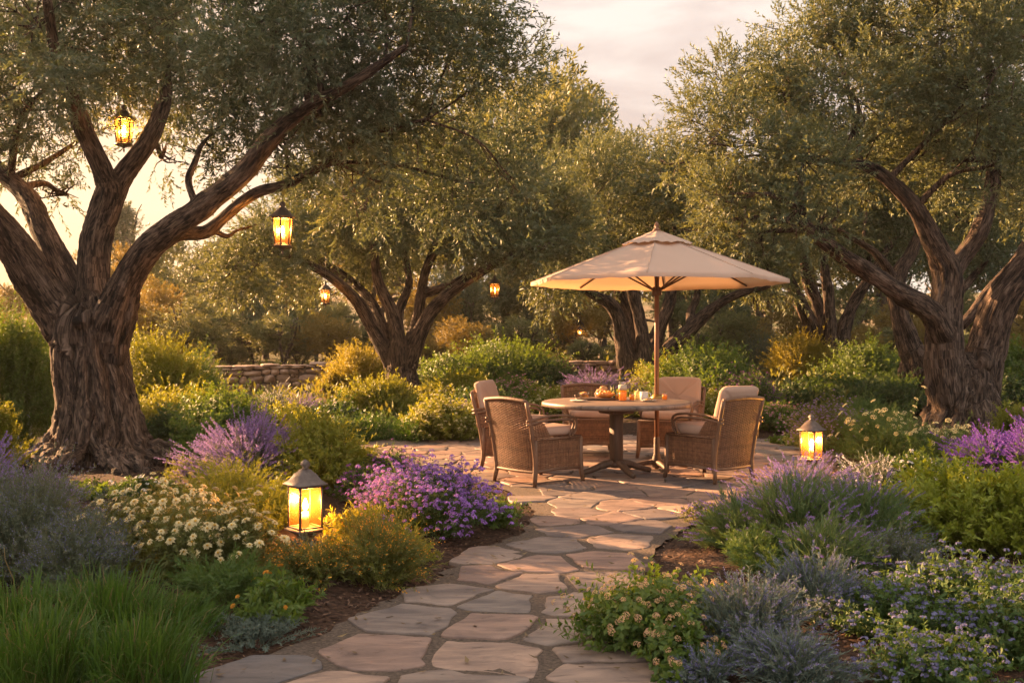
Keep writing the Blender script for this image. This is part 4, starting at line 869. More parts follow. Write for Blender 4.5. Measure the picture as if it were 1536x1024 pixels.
olive_tree('olive_tree', 'spreading olive with splayed branches rising behind the yellow flower mound, small lanterns in it', 17.0,
  [(606, 612, 31), (604, 580, 21), (601, 555, 20), (599, 530, 21), (598, 512, 10)],
  [[(588, 545, 14, 0), (560, 490, 12, -.1), (530, 448, 10, -.3), (492, 415, 8.5, -.5), (455, 392, 6.5, -.8), (400, 372, 4, -1)],
   [(590, 540, 12, .2), (574, 480, 9.5, .3), (545, 440, 8, .6), (500, 405, 8, 1), (450, 370, 5, 1.3)],
   [(597, 535, 14, -.2), (588, 470, 11, -.3), (570, 420, 9, -.4), (560, 370, 7, -.6), (545, 310, 6, -.8)],
   [(604, 535, 12, .2), (600, 470, 9, .4), (612, 420, 7, .6), (600, 350, 6, .9)],
   [(608, 540, 13, 0), (626, 470, 10, .1), (640, 415, 8, .2), (655, 365, 9, .3), (665, 310, 6, .4)],
   [(614, 545, 15, -.1), (645, 472, 12, -.3), (680, 435, 10, -.5), (725, 405, 8, -.6), (768, 383, 6.5, -.8), (830, 366, 4, -1)],
   [(640, 440, 9, .1), (690, 420, 7, .5), (740, 380, 5, .9)]],
  [(420, 345, 70, -1), (385, 395, 62, -1.5, .8), (345, 410, 42, -1.8, .6), (470, 375, 60, .8), (520, 300, 85, 0), (590, 350, 70, 1), (620, 290, 95, -.5), (710, 300, 95, -.4), (712, 352, 55, -1, .8), (790, 310, 85, -.3), (790, 375, 50, -1, .8), (850, 340, 60, 0), (560, 260, 70, .5), (450, 300, 60, 1),],
  seed=2, leaf='olive_gold', twigs=8500, per=15, voxel=.03, leafL=.082, roots=9)

olive_tree('olive_tree', 'low branching olive standing behind the parasol and table', 20.0,
  [(966, 604, 34), (964, 575, 25), (962, 550, 25), (962, 530, 12)],
  [[(945, 560, 18, 0), (932, 505, 14, -.2), (918, 460, 12, -.4), (888, 440, 8, -.7), (850, 425, 5, -1)],
   [(955, 555, 16, .2), (944, 500, 13, .3), (930, 440, 11, .3), (915, 380, 7, .5)],
   [(965, 555, 14, -.2), (960, 480, 11, -.2), (950, 420, 9, -.3), (962, 360, 6, -.3)],
   [(972, 555, 15, 0), (988, 490, 12, 0), (1008, 435, 10, .1), (1015, 370, 7, .2)],
   [(980, 560, 19, -.1), (1012, 512, 15, -.3), (1042, 486, 12, -.4), (1075, 462, 9, -.5), (1110, 440, 7, -.7), (1155, 428, 5, -1)],
   [(1035, 492, 9, -.3), (1040, 460, 7, .2), (1050, 420, 5, .6)]],
  [(880, 320, 95, 0), (850, 410, 50, -1, .8), (820, 430, 34, -1.2, .6), (930, 278, 70, .5), (1000, 280, 78, 0), (1080, 300, 85, -.3), (980, 340, 90, 1), (1060, 380, 60, .6), (1130, 380, 55, -.8), (900, 390, 60, .9), (1150, 330, 55, 0)],
  seed=3, leaf='olive_gold', twigs=5200, per=15, voxel=.035, leafL=.095, roots=8)

olive_tree('olive_tree', 'slim far olive to the right of the parasol, its trunk rising from dark shrubs', 22.0,
  [(1246, 578, 28), (1246, 555, 22), (1243, 530, 22), (1240, 510, 12)],
  [[(1228, 530, 15, 0), (1210, 480, 13, -.2), (1195, 440, 11, -.3), (1178, 405, 8, -.5), (1140, 380, 5, -.8)],
   [(1236, 520, 13, .2), (1226, 460, 11, .3), (1212, 415, 9, .3), (1200, 350, 6, .4)],
   [(1246, 525, 13, -.2), (1244, 460, 10, -.3), (1236, 400, 8, -.4), (1232, 330, 5, -.4)],
   [(1256, 525, 14, 0), (1276, 470, 11, -.1), (1296, 430, 9, -.2), (1318, 390, 7, -.2), (1350, 350, 5, 0)],
   [(1284, 455, 7, 0), (1300, 410, 5.5, .5), (1310, 350, 4, 1)]],
  [(1130, 390, 60, -.6), (1190, 340, 80, 0), (1260, 320, 85, .4), (1330, 330, 75, 0), (1150, 310, 70, .8), (1240, 270, 80, 0), (1380, 380, 60, .4), (1300, 400, 45, 1), (1100, 350, 50, 0, .8)],
  seed=4, leaf='olive_gold', twigs=3600, per=14, voxel=.035, leafL=.12, roots=8)

olive_tree('olive_tree', 'leaning olive trunk standing just behind the big right hand olive', 16.2,
  [(1393, 628, 32), (1390, 590, 25), (1380, 560, 25), (1372, 535, 22)],
  [[(1378, 560, 22, 0), (1362, 510, 19, 0), (1350, 462, 16, 0), (1348, 415, 14, .1), (1365, 380, 11, .3), (1385, 330, 8, .6), (1390, 270, 5, 1)],
   [(1395, 570, 17, .2), (1400, 530, 14, .3), (1415, 490, 11, .6), (1440, 440, 8, 1), (1480, 390, 6, 1.4)],
   [(1350, 440, 9, .1), (1330, 400, 8, 0), (1300, 370, 6, -.1), (1250, 340, 4, -.2)]],
  [(1370, 290, 80, 1), (1440, 330, 65, 1.5), (1300, 310, 70, .5), (1480, 380, 55, 1.5), (1400, 230, 80, 1.5), (1250, 290, 60, .5)],
  seed=5, twigs=2600, per=15, voxel=.03, leafL=.10, roots=7)

olive_tree('olive_tree', 'big gnarled olive at the right with twisting trunk and three heavy limbs', 13.4,
  [(1445, 660, 56), (1446, 620, 42), (1446, 585, 37), (1444, 555, 36), (1443, 535, 20)],
  [[(1425, 590, 32, -.1), (1418, 520, 30, -.1), (1420, 460, 26, 0), (1420, 405, 24, 0), (1398, 365, 18, -.1), (1378, 325, 15, -.2), (1352, 290, 13, -.3), (1310, 254, 10, -.4), (1255, 242, 7, -.6), (1180, 230, 4, -.8)],
   [(1420, 420, 18, .1), (1445, 385, 16, .2), (1470, 345, 15, .2), (1485, 285, 13, .3), (1490, 215, 11, .4), (1488, 130, 8, .6), (1470, 40, 5, .8)],
   [(1462, 590, 34, .1), (1478, 520, 31, .1), (1502, 455, 28, 0), (1540, 405, 25, -.1), (1590, 340, 20, -.3), (1640, 260, 14, -.5)],
   [(1412, 500, 22, -.2), (1395, 470, 20, -.4), (1342, 434, 17, -.7), (1300, 405, 14.5, -.9), (1262, 380, 13, -1.1), (1213, 346, 10, -1.3), (1195, 310, 7, -1.4), (1150, 290, 4, -1.6)],
   [(1440, 490, 10, .4), (1475, 450, 9, .7), (1515, 398, 8, 1), (1545, 350, 5, 1.2)]],
  [(1048, 185, 52, -.4, .9), (1015, 245, 40, -.4, .7), (1090, 130, 60, -.2), (1100, 220, 80, -1), (1185, 95, 65, 0), (1180, 170, 90, .6), (1240, 40, 80, .4), (1270, 130, 100, -.6), (1330, 40, 100, .5), (1370, 150, 100, .8), (1420, 40, 110, -.6), (1460, 140, 110, -1), (1530, 60, 120, 0), (1550, 190, 100, .6),
   (1200, 260, 75, -1.2), (1110, 300, 65, -1.2), (1070, 300, 50, -.8, .8), (1290, 240, 75, .8), (1390, 240, 70, .9, .7), (1480, 250, 70, -.8, .7), (1550, 300, 60, .6, .7), (1180, 330, 50, -1.5, .8), (1240, 340, 45, -1.3, .6), (1400, -50, 120, 0), (1560, -40, 130, 0), (1130, 350, 45, -1.3, .7), (1060, 340, 40, -.8, .6)],
  seed=6, leaf='olive_gold', twigs=11500, per=16, voxel=.025, leafL=.073, roots=11, rootspan=2.0)

olive_tree('olive_tree', 'unseen olive outside the left picture edge, added so its crown shades the lower left bed', 10.4,  # added out of view to cast shade over the near path and grass
  [(-553, 710, 58), (-554, 650, 46), (-554, 605, 42), (-554, 570, 17)],
  [[(-568, 610, 30, 0), (-610, 500, 23, -.3), (-660, 400, 14, -.6)], [(-544, 610, 30, 0), (-500, 500, 23, .4), (-460, 400, 14, .8)], [(-554, 600, 27, .2), (-554, 490, 21, .8), (-560, 370, 12, 1.6)], [(-554, 600, 25, -.2), (-544, 490, 18, -.8), (-552, 370, 10, -1.6)]],
  [(-640, 360, 150, -.6), (-470, 350, 150, .8), (-560, 290, 160, 1.6), (-560, 290, 160, -1.8), (-560, 180, 180, 0), (-460, 360, 110, -1.6), (-640, 360, 110, 1.4), (-555, 420, 110, 2.4), (-555, 400, 120, -2.4), (-550, 250, 130, -2.6), (-550, 240, 130, 2.2), (-480, 190, 130, -1)],
  seed=7, twigs=4600, per=14, voxel=.05, leafL=.11, roots=6)

# trees of the wood behind
def wood_proto(seed, leaf, H=6.0, shape='round'):
    rng = np.random.default_rng(seed); root = empty('background_tree', (0, 0, 0))
    mb = MB(); ns = rng.integers(2, 4); tips = []
    for k in range(ns):
        a = rng.uniform(0, 6.28); s = rng.uniform(.1, .28) * H; P = np.array([[0, 0, -.2], [math.cos(a) * s * .2, math.sin(a) * s * .2, H * .25], [math.cos(a) * s * .7, math.sin(a) * s * .7, H * .55], [math.cos(a) * s, math.sin(a) * s, H * .85]])
        Q = catmull(P, 6); tube(mb, Q, np.linspace(.035 * H / ns ** .5, .006 * H, len(Q)), 9)
        for j in range(7):
            q = Q[rng.integers(5, len(Q))]; e = q + unit(rng.normal(size=3) + [0, 0, .3]) * H * rng.uniform(.12, .26); R_ = catmull(np.array([q, (q + e) / 2 + rng.normal(0, .03 * H, 3), e]), 4); tube(mb, R_, np.linspace(.011 * H, .003 * H, len(R_)), 6)
    mb.build('trunk', M['bark_far'], root, smooth=True)
    n = 1500; K = 46; cen = []
    for k in range(K):
        if shape == 'cone': t = rng.random() ** 1.2; c = np.array([rng.normal() * .13 * (1.1 - t), rng.normal() * .13 * (1.1 - t), .12 + t * .86]) * H
        else:
            v = unit(rng.normal(size=3)); c = (np.array([0, 0, .62]) + v * [.33, .33, .34] * rng.uniform(.4, 1)) * H
        cen.append(c)
    cen = np.array(cen); idx = rng.integers(0, K, n); sg = .055 * H; v = unit(rng.normal(size=(n, 3))); A = cen[idx] + v * (sg * 1.5 * rng.random(n) ** .5)[:, None]
    d = unit(v + unit(A - [0, 0, .5 * H]) * .6 + [0, 0, .3]); ln = H * rng.uniform(.04, .085, n); T = A + d * ln[:, None]; per = 16
    t = np.tile(np.linspace(.1, 1, per), (n, 1)); P = bez(A[:, None], (A + T)[:, None] / 2, T[:, None], t).reshape(-1, 3); Tn = np.repeat(d, per, 0)
    q = unit(np.cross(Tn, rng.normal(size=Tn.shape))); D = unit(Tn * .7 + q * .75 + rng.normal(0, .2, Tn.shape)); L = H * .022 * rng.uniform(.6, 1.3, len(P)); lm = MB(); leaves(lm, P, D, np.cross(D, np.cross(Tn, D)) + rng.normal(0, .3, Tn.shape), L, L * .36)
    lm.build('crown', M[leaf], root)
    return root
WOOD = {'green': wood_proto(21, 'far_leaf'), 'green2': wood_proto(22, 'far_leaf'), 'gold': wood_proto(23, 'far_sun_tint'), 'dark': wood_proto(24, 'far_dark'), 'cone': wood_proto(25, 'far_dark', shape='cone'), 'gold2': wood_proto(26, 'far_sun_tint')}
WLAB = {'green': 'olive green tree in the wood behind the garden', 'gold': 'tree in the wood behind the garden with golden sunlight put into its leaf colour', 'dark': 'dark grey green tree in the wood behind the garden', 'cone': 'slender dark conifer in the wood behind the garden'}
used = set()
def wood(px, D, top, kind, wide=1.0, rz=None, label=None):
    x = (px - 768) / FPX * D; z = hg(x, D); H = EYE - (top - 512) / FPX * D - z; s = H / 6.0
    o = WOOD[kind] if kind not in used else copy_tree(WOOD[kind]); used.add(kind)
    o.location = (x, D, z); o.scale = (s * wide, s * wide, s); o.rotation_euler = (0, 0, rz if rz is not None else (px * .37 + D) % 6.28)
    tag(o, label or WLAB[kind.rstrip('2')], 'tree', 'trees of the wood behind the garden')
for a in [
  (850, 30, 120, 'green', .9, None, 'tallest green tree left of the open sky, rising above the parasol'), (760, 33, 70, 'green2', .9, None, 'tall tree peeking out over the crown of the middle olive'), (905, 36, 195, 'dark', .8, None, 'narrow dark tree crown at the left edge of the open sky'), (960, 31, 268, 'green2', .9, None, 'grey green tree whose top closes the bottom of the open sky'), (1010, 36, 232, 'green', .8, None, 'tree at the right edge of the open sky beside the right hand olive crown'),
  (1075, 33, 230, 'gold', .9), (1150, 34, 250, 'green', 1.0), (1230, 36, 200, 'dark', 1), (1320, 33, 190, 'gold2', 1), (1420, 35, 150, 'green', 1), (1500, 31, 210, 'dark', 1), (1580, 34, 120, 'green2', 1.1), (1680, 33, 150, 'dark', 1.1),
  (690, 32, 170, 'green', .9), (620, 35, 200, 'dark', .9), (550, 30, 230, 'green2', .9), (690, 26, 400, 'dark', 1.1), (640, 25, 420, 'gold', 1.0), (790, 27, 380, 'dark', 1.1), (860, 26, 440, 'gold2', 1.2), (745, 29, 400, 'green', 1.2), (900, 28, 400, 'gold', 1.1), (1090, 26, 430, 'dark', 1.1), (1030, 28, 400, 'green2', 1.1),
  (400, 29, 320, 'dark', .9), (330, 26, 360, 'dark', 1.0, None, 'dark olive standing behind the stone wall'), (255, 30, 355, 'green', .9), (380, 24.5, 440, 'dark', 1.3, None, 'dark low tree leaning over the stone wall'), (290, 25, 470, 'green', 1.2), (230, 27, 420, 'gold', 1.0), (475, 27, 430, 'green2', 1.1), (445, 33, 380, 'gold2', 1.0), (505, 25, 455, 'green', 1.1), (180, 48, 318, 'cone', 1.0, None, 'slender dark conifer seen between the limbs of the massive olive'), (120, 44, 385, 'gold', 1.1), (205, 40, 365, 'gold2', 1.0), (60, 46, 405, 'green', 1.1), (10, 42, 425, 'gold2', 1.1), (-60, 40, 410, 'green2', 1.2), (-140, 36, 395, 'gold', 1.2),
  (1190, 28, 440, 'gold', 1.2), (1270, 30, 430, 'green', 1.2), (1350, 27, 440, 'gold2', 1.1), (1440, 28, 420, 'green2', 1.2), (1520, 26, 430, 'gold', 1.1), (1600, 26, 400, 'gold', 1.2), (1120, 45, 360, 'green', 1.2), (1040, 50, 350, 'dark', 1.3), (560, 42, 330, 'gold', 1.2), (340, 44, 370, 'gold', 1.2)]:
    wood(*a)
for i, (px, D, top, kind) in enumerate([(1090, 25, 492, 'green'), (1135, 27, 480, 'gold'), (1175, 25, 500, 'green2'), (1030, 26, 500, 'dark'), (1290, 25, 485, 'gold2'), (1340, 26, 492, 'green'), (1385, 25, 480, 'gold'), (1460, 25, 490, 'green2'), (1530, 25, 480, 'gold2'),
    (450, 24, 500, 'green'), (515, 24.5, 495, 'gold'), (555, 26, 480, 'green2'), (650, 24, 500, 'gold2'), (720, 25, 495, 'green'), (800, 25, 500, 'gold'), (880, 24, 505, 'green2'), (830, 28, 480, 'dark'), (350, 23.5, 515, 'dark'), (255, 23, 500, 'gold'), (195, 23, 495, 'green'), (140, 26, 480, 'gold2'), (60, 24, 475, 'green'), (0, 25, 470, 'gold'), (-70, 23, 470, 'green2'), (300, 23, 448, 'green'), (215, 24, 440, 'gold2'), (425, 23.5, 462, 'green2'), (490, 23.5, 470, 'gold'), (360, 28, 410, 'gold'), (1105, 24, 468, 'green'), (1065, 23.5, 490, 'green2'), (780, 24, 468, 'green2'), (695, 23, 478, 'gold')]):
    wood(px, D, top, kind, 1.5, None, {'green': 'low green bush at the edge of the wood behind the garden', 'gold': 'low bush at the edge of the wood behind the garden with golden sunlight put into its leaf colour', 'dark': 'low dark bush at the edge of the wood behind the garden'}[kind.rstrip('2')])

# low growth under the wood
def undergrowth():
    rng = np.random.default_rng(8); K = 520; cx = rng.uniform(-24, 24, K); cyy = rng.uniform(14.5, 40, K); keep = (np.abs(cx) < cyy * .75 + 2); cx, cyy = cx[keep], cyy[keep]; K = len(cx)
    zc = hground(cx, cyy); per = 130; n = K * per; i = np.repeat(np.arange(K), per); v = unit(rng.normal(size=(n, 3))); v[:, 2] = np.abs(v[:, 2]); rad = rng.uniform(.25, .6, K)[i] * (1 + .02 * cyy[i])
    P = np.column_stack([cx, cyy, zc])[i] + v * (rad * rng.random(n) ** .4)[:, None] * [1, 1, .7]; D = unit(v + rng.normal(0, .5, v.shape) + [0, 0, .4]); Nn = rng.normal(size=v.shape) + [0, 0, .5]
    mb = MB(); L = rng.uniform(.07, .16, n); leaves(mb, P, D, Nn, L, L * .35)
    tag(mb.build('undergrowth', M['olivegreen']), 'low leafy undergrowth beneath the trees behind the garden', 'undergrowth', kind='stuff')
undergrowth()

# ------------------------------------------------------------------ dry stone wall
def stone_wall():
    rng = np.random.default_rng(4); A, B = np.array([-10.5, 19.2]), np.array([3.2, 21.6]); L = np.hypot(*(B - A)); d = (B - A) / L; nrm = np.array([d[1], -d[0]])
    root = empty('stone_wall', (A[0], A[1], hg(*A)), math.atan2(d[1], d[0]), 'low rustic stone wall running behind the beds', 'wall')
    z0 = hg(*A); mb = MB(); cm = MB()
    def ground(s): p = A + d * s; return hg(*p) - z0
    def pebble(x, y, z, sx, sy, sz, tgt):
        n, k = 12, 7; th = np.arange(n) * 6.283 / n; v = []
        sd = rng.uniform(0, 50)
        for i in range(k):
            ph = -math.pi / 2 + math.pi * i / (k - 1); r = abs(math.cos(ph)) ** .45
            for t in th:
                c, s_ = math.cos(t), math.sin(t); c = math.copysign(abs(c) ** .55, c); s_ = math.copysign(abs(s_) ** .55, s_)
                p = np.array([c * r * sx, math.copysign(abs(math.sin(ph)) ** .6, math.sin(ph)) * sy, s_ * r * sz]); w = 1 + .30 * mnoise.noise((p[0] * 6 + sd, p[1] * 6, p[2] * 8)) + .08 * mnoise.noise((p[0] * 22 + sd, p[1] * 20, p[2] * 22)); v.append(p * w + [x, y, z])
        q = np.array([[i * n + j, (i + 1) * n + j, (i + 1) * n + (j + 1) % n, i * n + (j + 1) % n] for i in range(k - 1) for j in range(n)])
        tgt.add(np.array(v), q)
    z = -.05; TOP = .46
    while z < TOP - .05:
        h = min(rng.uniform(.09, .19), TOP - z); s = -rng.uniform(0, .25)
        while s < L:
            w = rng.uniform(.10, .40)
            if rng.random() < .3 and h > .12:
                k = rng.uniform(.38, .62); parts = ((w / 2, w, z, h * k), (w * .25, w * .5, z + h * k, h * (1 - k)), (w * .75, w * .5, z + h * k, h * (1 - k)))
            else: parts = ((w / 2, w, z, h),)
            for o_, ww, zz, hh in parts: pebble(s + o_, -.03 + rng.normal(0, .02), zz + hh / 2 + ground(max(0, s)), ww / 2 * rng.uniform(.94, 1.06), .17, hh / 2 * rng.uniform(.94, 1.08), mb)
            s += w
        z += h
    s = -.1
    while s < L:
        w = rng.uniform(.2, .6); pebble(s + w / 2, rng.normal(0, .015), TOP + .022 + ground(max(0, s)) + rng.normal(0, .010), w / 2 * .99, .20, rng.uniform(.024, .036), cm); s += w
    mb.build('stones', M['wall_stone'], root, True); cm.build('capping', M['wall_stone'], root, True)
    co = MB(); k = 30; xs = np.linspace(0, L, k); g = np.array([ground(x) for x in xs]); V = []
    for x, h in zip(xs, g): V += [[x, -.125, h - .3], [x, .12, h - .3], [x, .12, h + TOP], [x, -.125, h + TOP]]
    q = [[i * 4 + j, i * 4 + (j + 1) % 4, (i + 1) * 4 + (j + 1) % 4, (i + 1) * 4 + j] for i in range(k - 1) for j in range(4)]
    co.add(np.array(V), np.array(q)); co.build('mortar', M['mortar'], root)
stone_wall()

# ------------------------------------------------------------------ furniture
def weave(mb, S, nu, nv, amp=.006, sw=.5):
    """over-under weave on surface S(u,v)->(pos,normal); nu stakes, nv strands"""
    us = np.linspace(0, 1, nu * 2 + 1)
    for j in range(nv):
        v0, v1 = (j + .06) / nv, (j + .94) / nv; sg = np.array([math.cos((i + 1) * math.pi / 2 * 2) if False else [0, 1, 0, -1][(i + 2 * j) % 4] for i in range(len(us))])
        rows = []
        for v, b in ((v0, -.5), ((v0 + v1) / 2, .6), (v1, -.5)):
            P, Nn = S(us, np.full(len(us), v)); rows.append(P + Nn * (amp * sg + amp * b)[:, None])
        n = len(us); V = np.concatenate(rows); a = np.arange(n - 1)
        mb.add(V, np.concatenate([np.stack([a + r * n, a + 1 + r * n, a + 1 + (r + 1) * n, a + (r + 1) * n], 1) for r in range(2)]))
    for i in range(nu + 1):
        u = min(1, (i + .0) / nu); vs_ = np.linspace(0, 1, 9); P, Nn = S(np.full(9, u), vs_); tube(mb, P, amp * .8, 5)

def cushion(mb, w, d, h, fn):
    """pillow shape; fn maps local points to place"""
    n, k = 36, 9; v = []
    for i in range(k):
        ph = -math.pi / 2 + math.pi * i / (k - 1); r = abs(math.cos(ph)) ** .22; zz = math.copysign(abs(math.sin(ph)) ** .7, math.sin(ph)) * h / 2
        for t in np.arange(n) * 6.2832 / n:
            c, s = math.cos(t), math.sin(t); c = math.copysign(abs(c) ** .22, c); s = math.copysign(abs(s) ** .22, s)
            wr = .007 * math.sin(5 * t + 1 + i * .6) + .005 * math.sin(13 * t + i)
            v.append([c * r * w / 2, s * r * d / 2, zz * (1 - .12 * (c * c * s * s)) + (wr if 1 < i < k - 2 else wr * .3)])
    # extra top rings for a crowned top
    q = [[i * n + j, i * n + (j + 1) % n, (i + 1) * n + (j + 1) % n, (i + 1) * n + j] for i in range(k - 1) for j in range(n)]
    v = fn(np.array(v)); mb.add(v, np.array(q))

def make_chair(name, label, back_cushion=True):
    root = empty(name, (0, 0, 0), 0, label, 'chair', 'wicker chairs around the table')
    # local axes: front = +Y, seat 0.58 wide
    wb, wf, dp = .27, .28, .29
    def backS(u, v):
        z = .13 + v * (.64 + .022 * np.sin(u * math.pi)); wv = wb + .018 * v; x = (u * 2 - 1) * wv; y = -dp - .125 * v ** 1.4 - .030 * (1 - (u * 2 - 1) ** 2); P = np.column_stack([x, y, z])
        Nn = unit(np.column_stack([(u * 2 - 1) * .3, -np.ones_like(u), -.25 * v])); return P, Nn
    mb = MB(); weave(mb, backS, 19, 60, .0048); mb.build('backrest', M['wicker'], root, True)
    sm = MB()
    for s in (-1, 1):
        def sideS(u, v, s=s):
            P = np.column_stack([s * (wb + (wf - wb) * u), -dp + u * 2 * dp, .13 + v * .29 + .015 * np.sin(u * math.pi) * (1 - v)]); return P, np.column_stack([np.full_like(u, s), 0 * u, 0 * u])
        weave(sm, sideS, 18, 27, .0045)
    def frontS(u, v): return np.column_stack([(u * 2 - 1) * wf, np.full_like(u, dp), .13 + v * .29 + .02 * np.sin(u * math.pi) * (1 - v)]), np.column_stack([0 * u, np.ones_like(u), 0 * u])
    weave(sm, frontS, 18, 27, .0045); sm.build('seat_skirt', M['wicker'], root, True)
    for s in (-1, 1):   # small woven wing between back and arm
        am = MB()
        def wingS(u, v, s=s):
            y = -dp - .10 + .03 + u * (.27 - .10 * v); y = np.where(v > 0, y, y); z = .42 + v * (.20 - .05 * u); return np.column_stack([np.full_like(u, s * (wb + .012)), y, z]), np.column_stack([np.full_like(u, s), 0 * u, 0 * u])
        weave(am, wingS, 7, 14); am.build('side_wing', M['wicker'], root, True)
    fr = MB()
    us = np.linspace(0, 1, 17); P, _ = backS(us, np.ones(17)); tube(fr, P + [0, 0, .008], .019, 8)
    P, _ = backS(us, np.zeros(17)); tube(fr, P, .015, 8)
    for s in (-1, 1):
        P, _ = backS(np.full(9, (s + 1) / 2), np.linspace(0, 1.01, 9)); tube(fr, P, .020, 8)
    tube(fr, [[-wf, dp, .13], [0, dp, .15], [wf, dp, .13]], .014, 8); tube(fr, [[-wf, dp, .425], [wf, dp, .425]], .014, 8)
    for s in (-1, 1): tube(fr, [[s * wb, -dp, .13], [s * wb * 1.02, 0, .145], [s * wf, dp, .13]], .014, 8); tube(fr, [[s * wb, -dp, .425], [s * wf, dp, .425]], .014, 8)
    fr.build('back_frame', M['frame'], root, True)
    for sx in (-1, 1):
        for sy in (-1, 1):
            lg = MB(); x0 = sx * (wf if sy > 0 else wb); tube(lg, [[x0 * 1.0 + sx * .012, sy * dp + sy * .02, 0], [x0, sy * dp + sy * .004, .10], [x0, sy * dp, .20], [x0, sy * dp, .42]], [.019, .025, .024, .02], 8); lg.build('leg', M['frame'], root, True)
        ar = MB()
        for off, zz in ((0, 0), (.0, -.036)):
            P = catmull(np.array([[sx * (wb + .015), -dp - .12, .60 + zz], [sx * (wb + .03), -.18, .635 + zz], [sx * (wf + .035), .06, .635 + zz], [sx * (wf + .035), .17 + zz * .6, .605 + zz * .8], [sx * (wf + .025), .20 + zz, .53], [sx * wf, .165 + zz, .43]]), 5); tube(ar, P, .0125, 8)
        ar.build('armrest', M['frame'], root, True)
    sc_ = MB(); cushion(sc_, .54, .57, .105, lambda v: v + [0, .0, .485]); sc_.build('seat_cushion', M['cushion'], root, True)
    if back_cushion:
        bc = MB(); cushion(bc, .53, .49, .10, lambda v: (v @ rotx(R(-76)).T * [1, 1, 1]) @ np.eye(3) + [0, -dp - .03, .665]); bc.build('back_cushion', M['cushion'], root, True)
    return root
TC = np.array([1.04, 9.93])
def put(o, x, y, face):
    o.location = (x, y, .027); o.rotation_euler = (0, 0, math.atan2(face[1], face[0]) - math.pi / 2)
ch = make_chair('wicker_chair', 'wicker armchair turned away in front at the left of the table, back fully visible', False)
full = make_chair('wicker_chair', 'wicker armchair with cushions at the front right of the table, its back towards us', True)
put(ch, .25, 9.46, (.74, .66)); put(full, 1.91, 9.65, (-.62, .78))
c2 = copy_tree(full); c2['label'] = 'wicker armchair half hidden behind the front left chair, its cushion top showing'; put(c2, .06, 10.62, (1, -.32))
c3 = copy_tree(ch); c3['label'] = 'wicker armchair with bare woven back on the far side of the table behind the food'; put(c3, .93, 11.75, (.08, -1))
c4 = copy_tree(full); c4['label'] = 'wicker armchair with tan back cushion on the far side behind the parasol pole'; put(c4, 1.82, 11.45, (-.5, -1))

def make_table():
    root = empty('garden_table', (TC[0], TC[1], .027), 0, 'round weathered wooden pedestal table under the parasol', 'table')
    n = 72; th = np.arange(n) * 6.2832 / n; k = np.round((th + .2) / (6.2832 / 10)) * (6.2832 / 10) - .2; rr = .75 * (1 - .25 + .25 * np.cos(math.pi / 10) / np.cos(th - k))
    mb = MB(); V = []; zs = ((.66, .0), (.665, .03), (.672, .985), (.69, 1.0), (.715, 1.0), (.727, .99), (.73, .97), (.73, .5))
    for z, s in ((.678, .5), (.678, .975), (.683, .99), (.690, 1.0), (.712, 1.0), (.724, .993), (.73, .975), (.73, .5)):
        V += [[math.cos(t) * r * s, math.sin(t) * r * s, z] for t, r in zip(th, rr)]
    q = [[i * n + j, i * n + (j + 1) % n, (i + 1) * n + (j + 1) % n, (i + 1) * n + j] for i in range(7) for j in range(n)]
    mb.add(np.array(V), np.array(q), np.arange(n)[::-1][None], (np.arange(n) + 7 * n)[None]); mb.build('tabletop', M['boards'], root)
    mb = MB(); box(mb, (0, 0, .36), (.105, .105, .57), rotz(.5), .01); box(mb, (0, 0, .63), (.26, .26, .048), rotz(.5), .01); box(mb, (0, 0, .10), (.15, .15, .06), rotz(.5), .012); mb.build('pedestal', M['dark_wood'], root)
    for i in range(4):
        a = .35 + i * math.pi / 2; mb = MB(); d = np.array([math.cos(a), math.sin(a), 0]); P = catmull(np.array([d * .02 + [0, 0, .115], d * .14 + [0, 0, .10], d * .27 + [0, 0, .055], d * .38 + [0, 0, .028]]), 5)
        tube(mb, P, np.linspace(.042, .026, len(P)), 8); mb.build('foot', M['dark_wood'], root, True)
    return root
make_table()

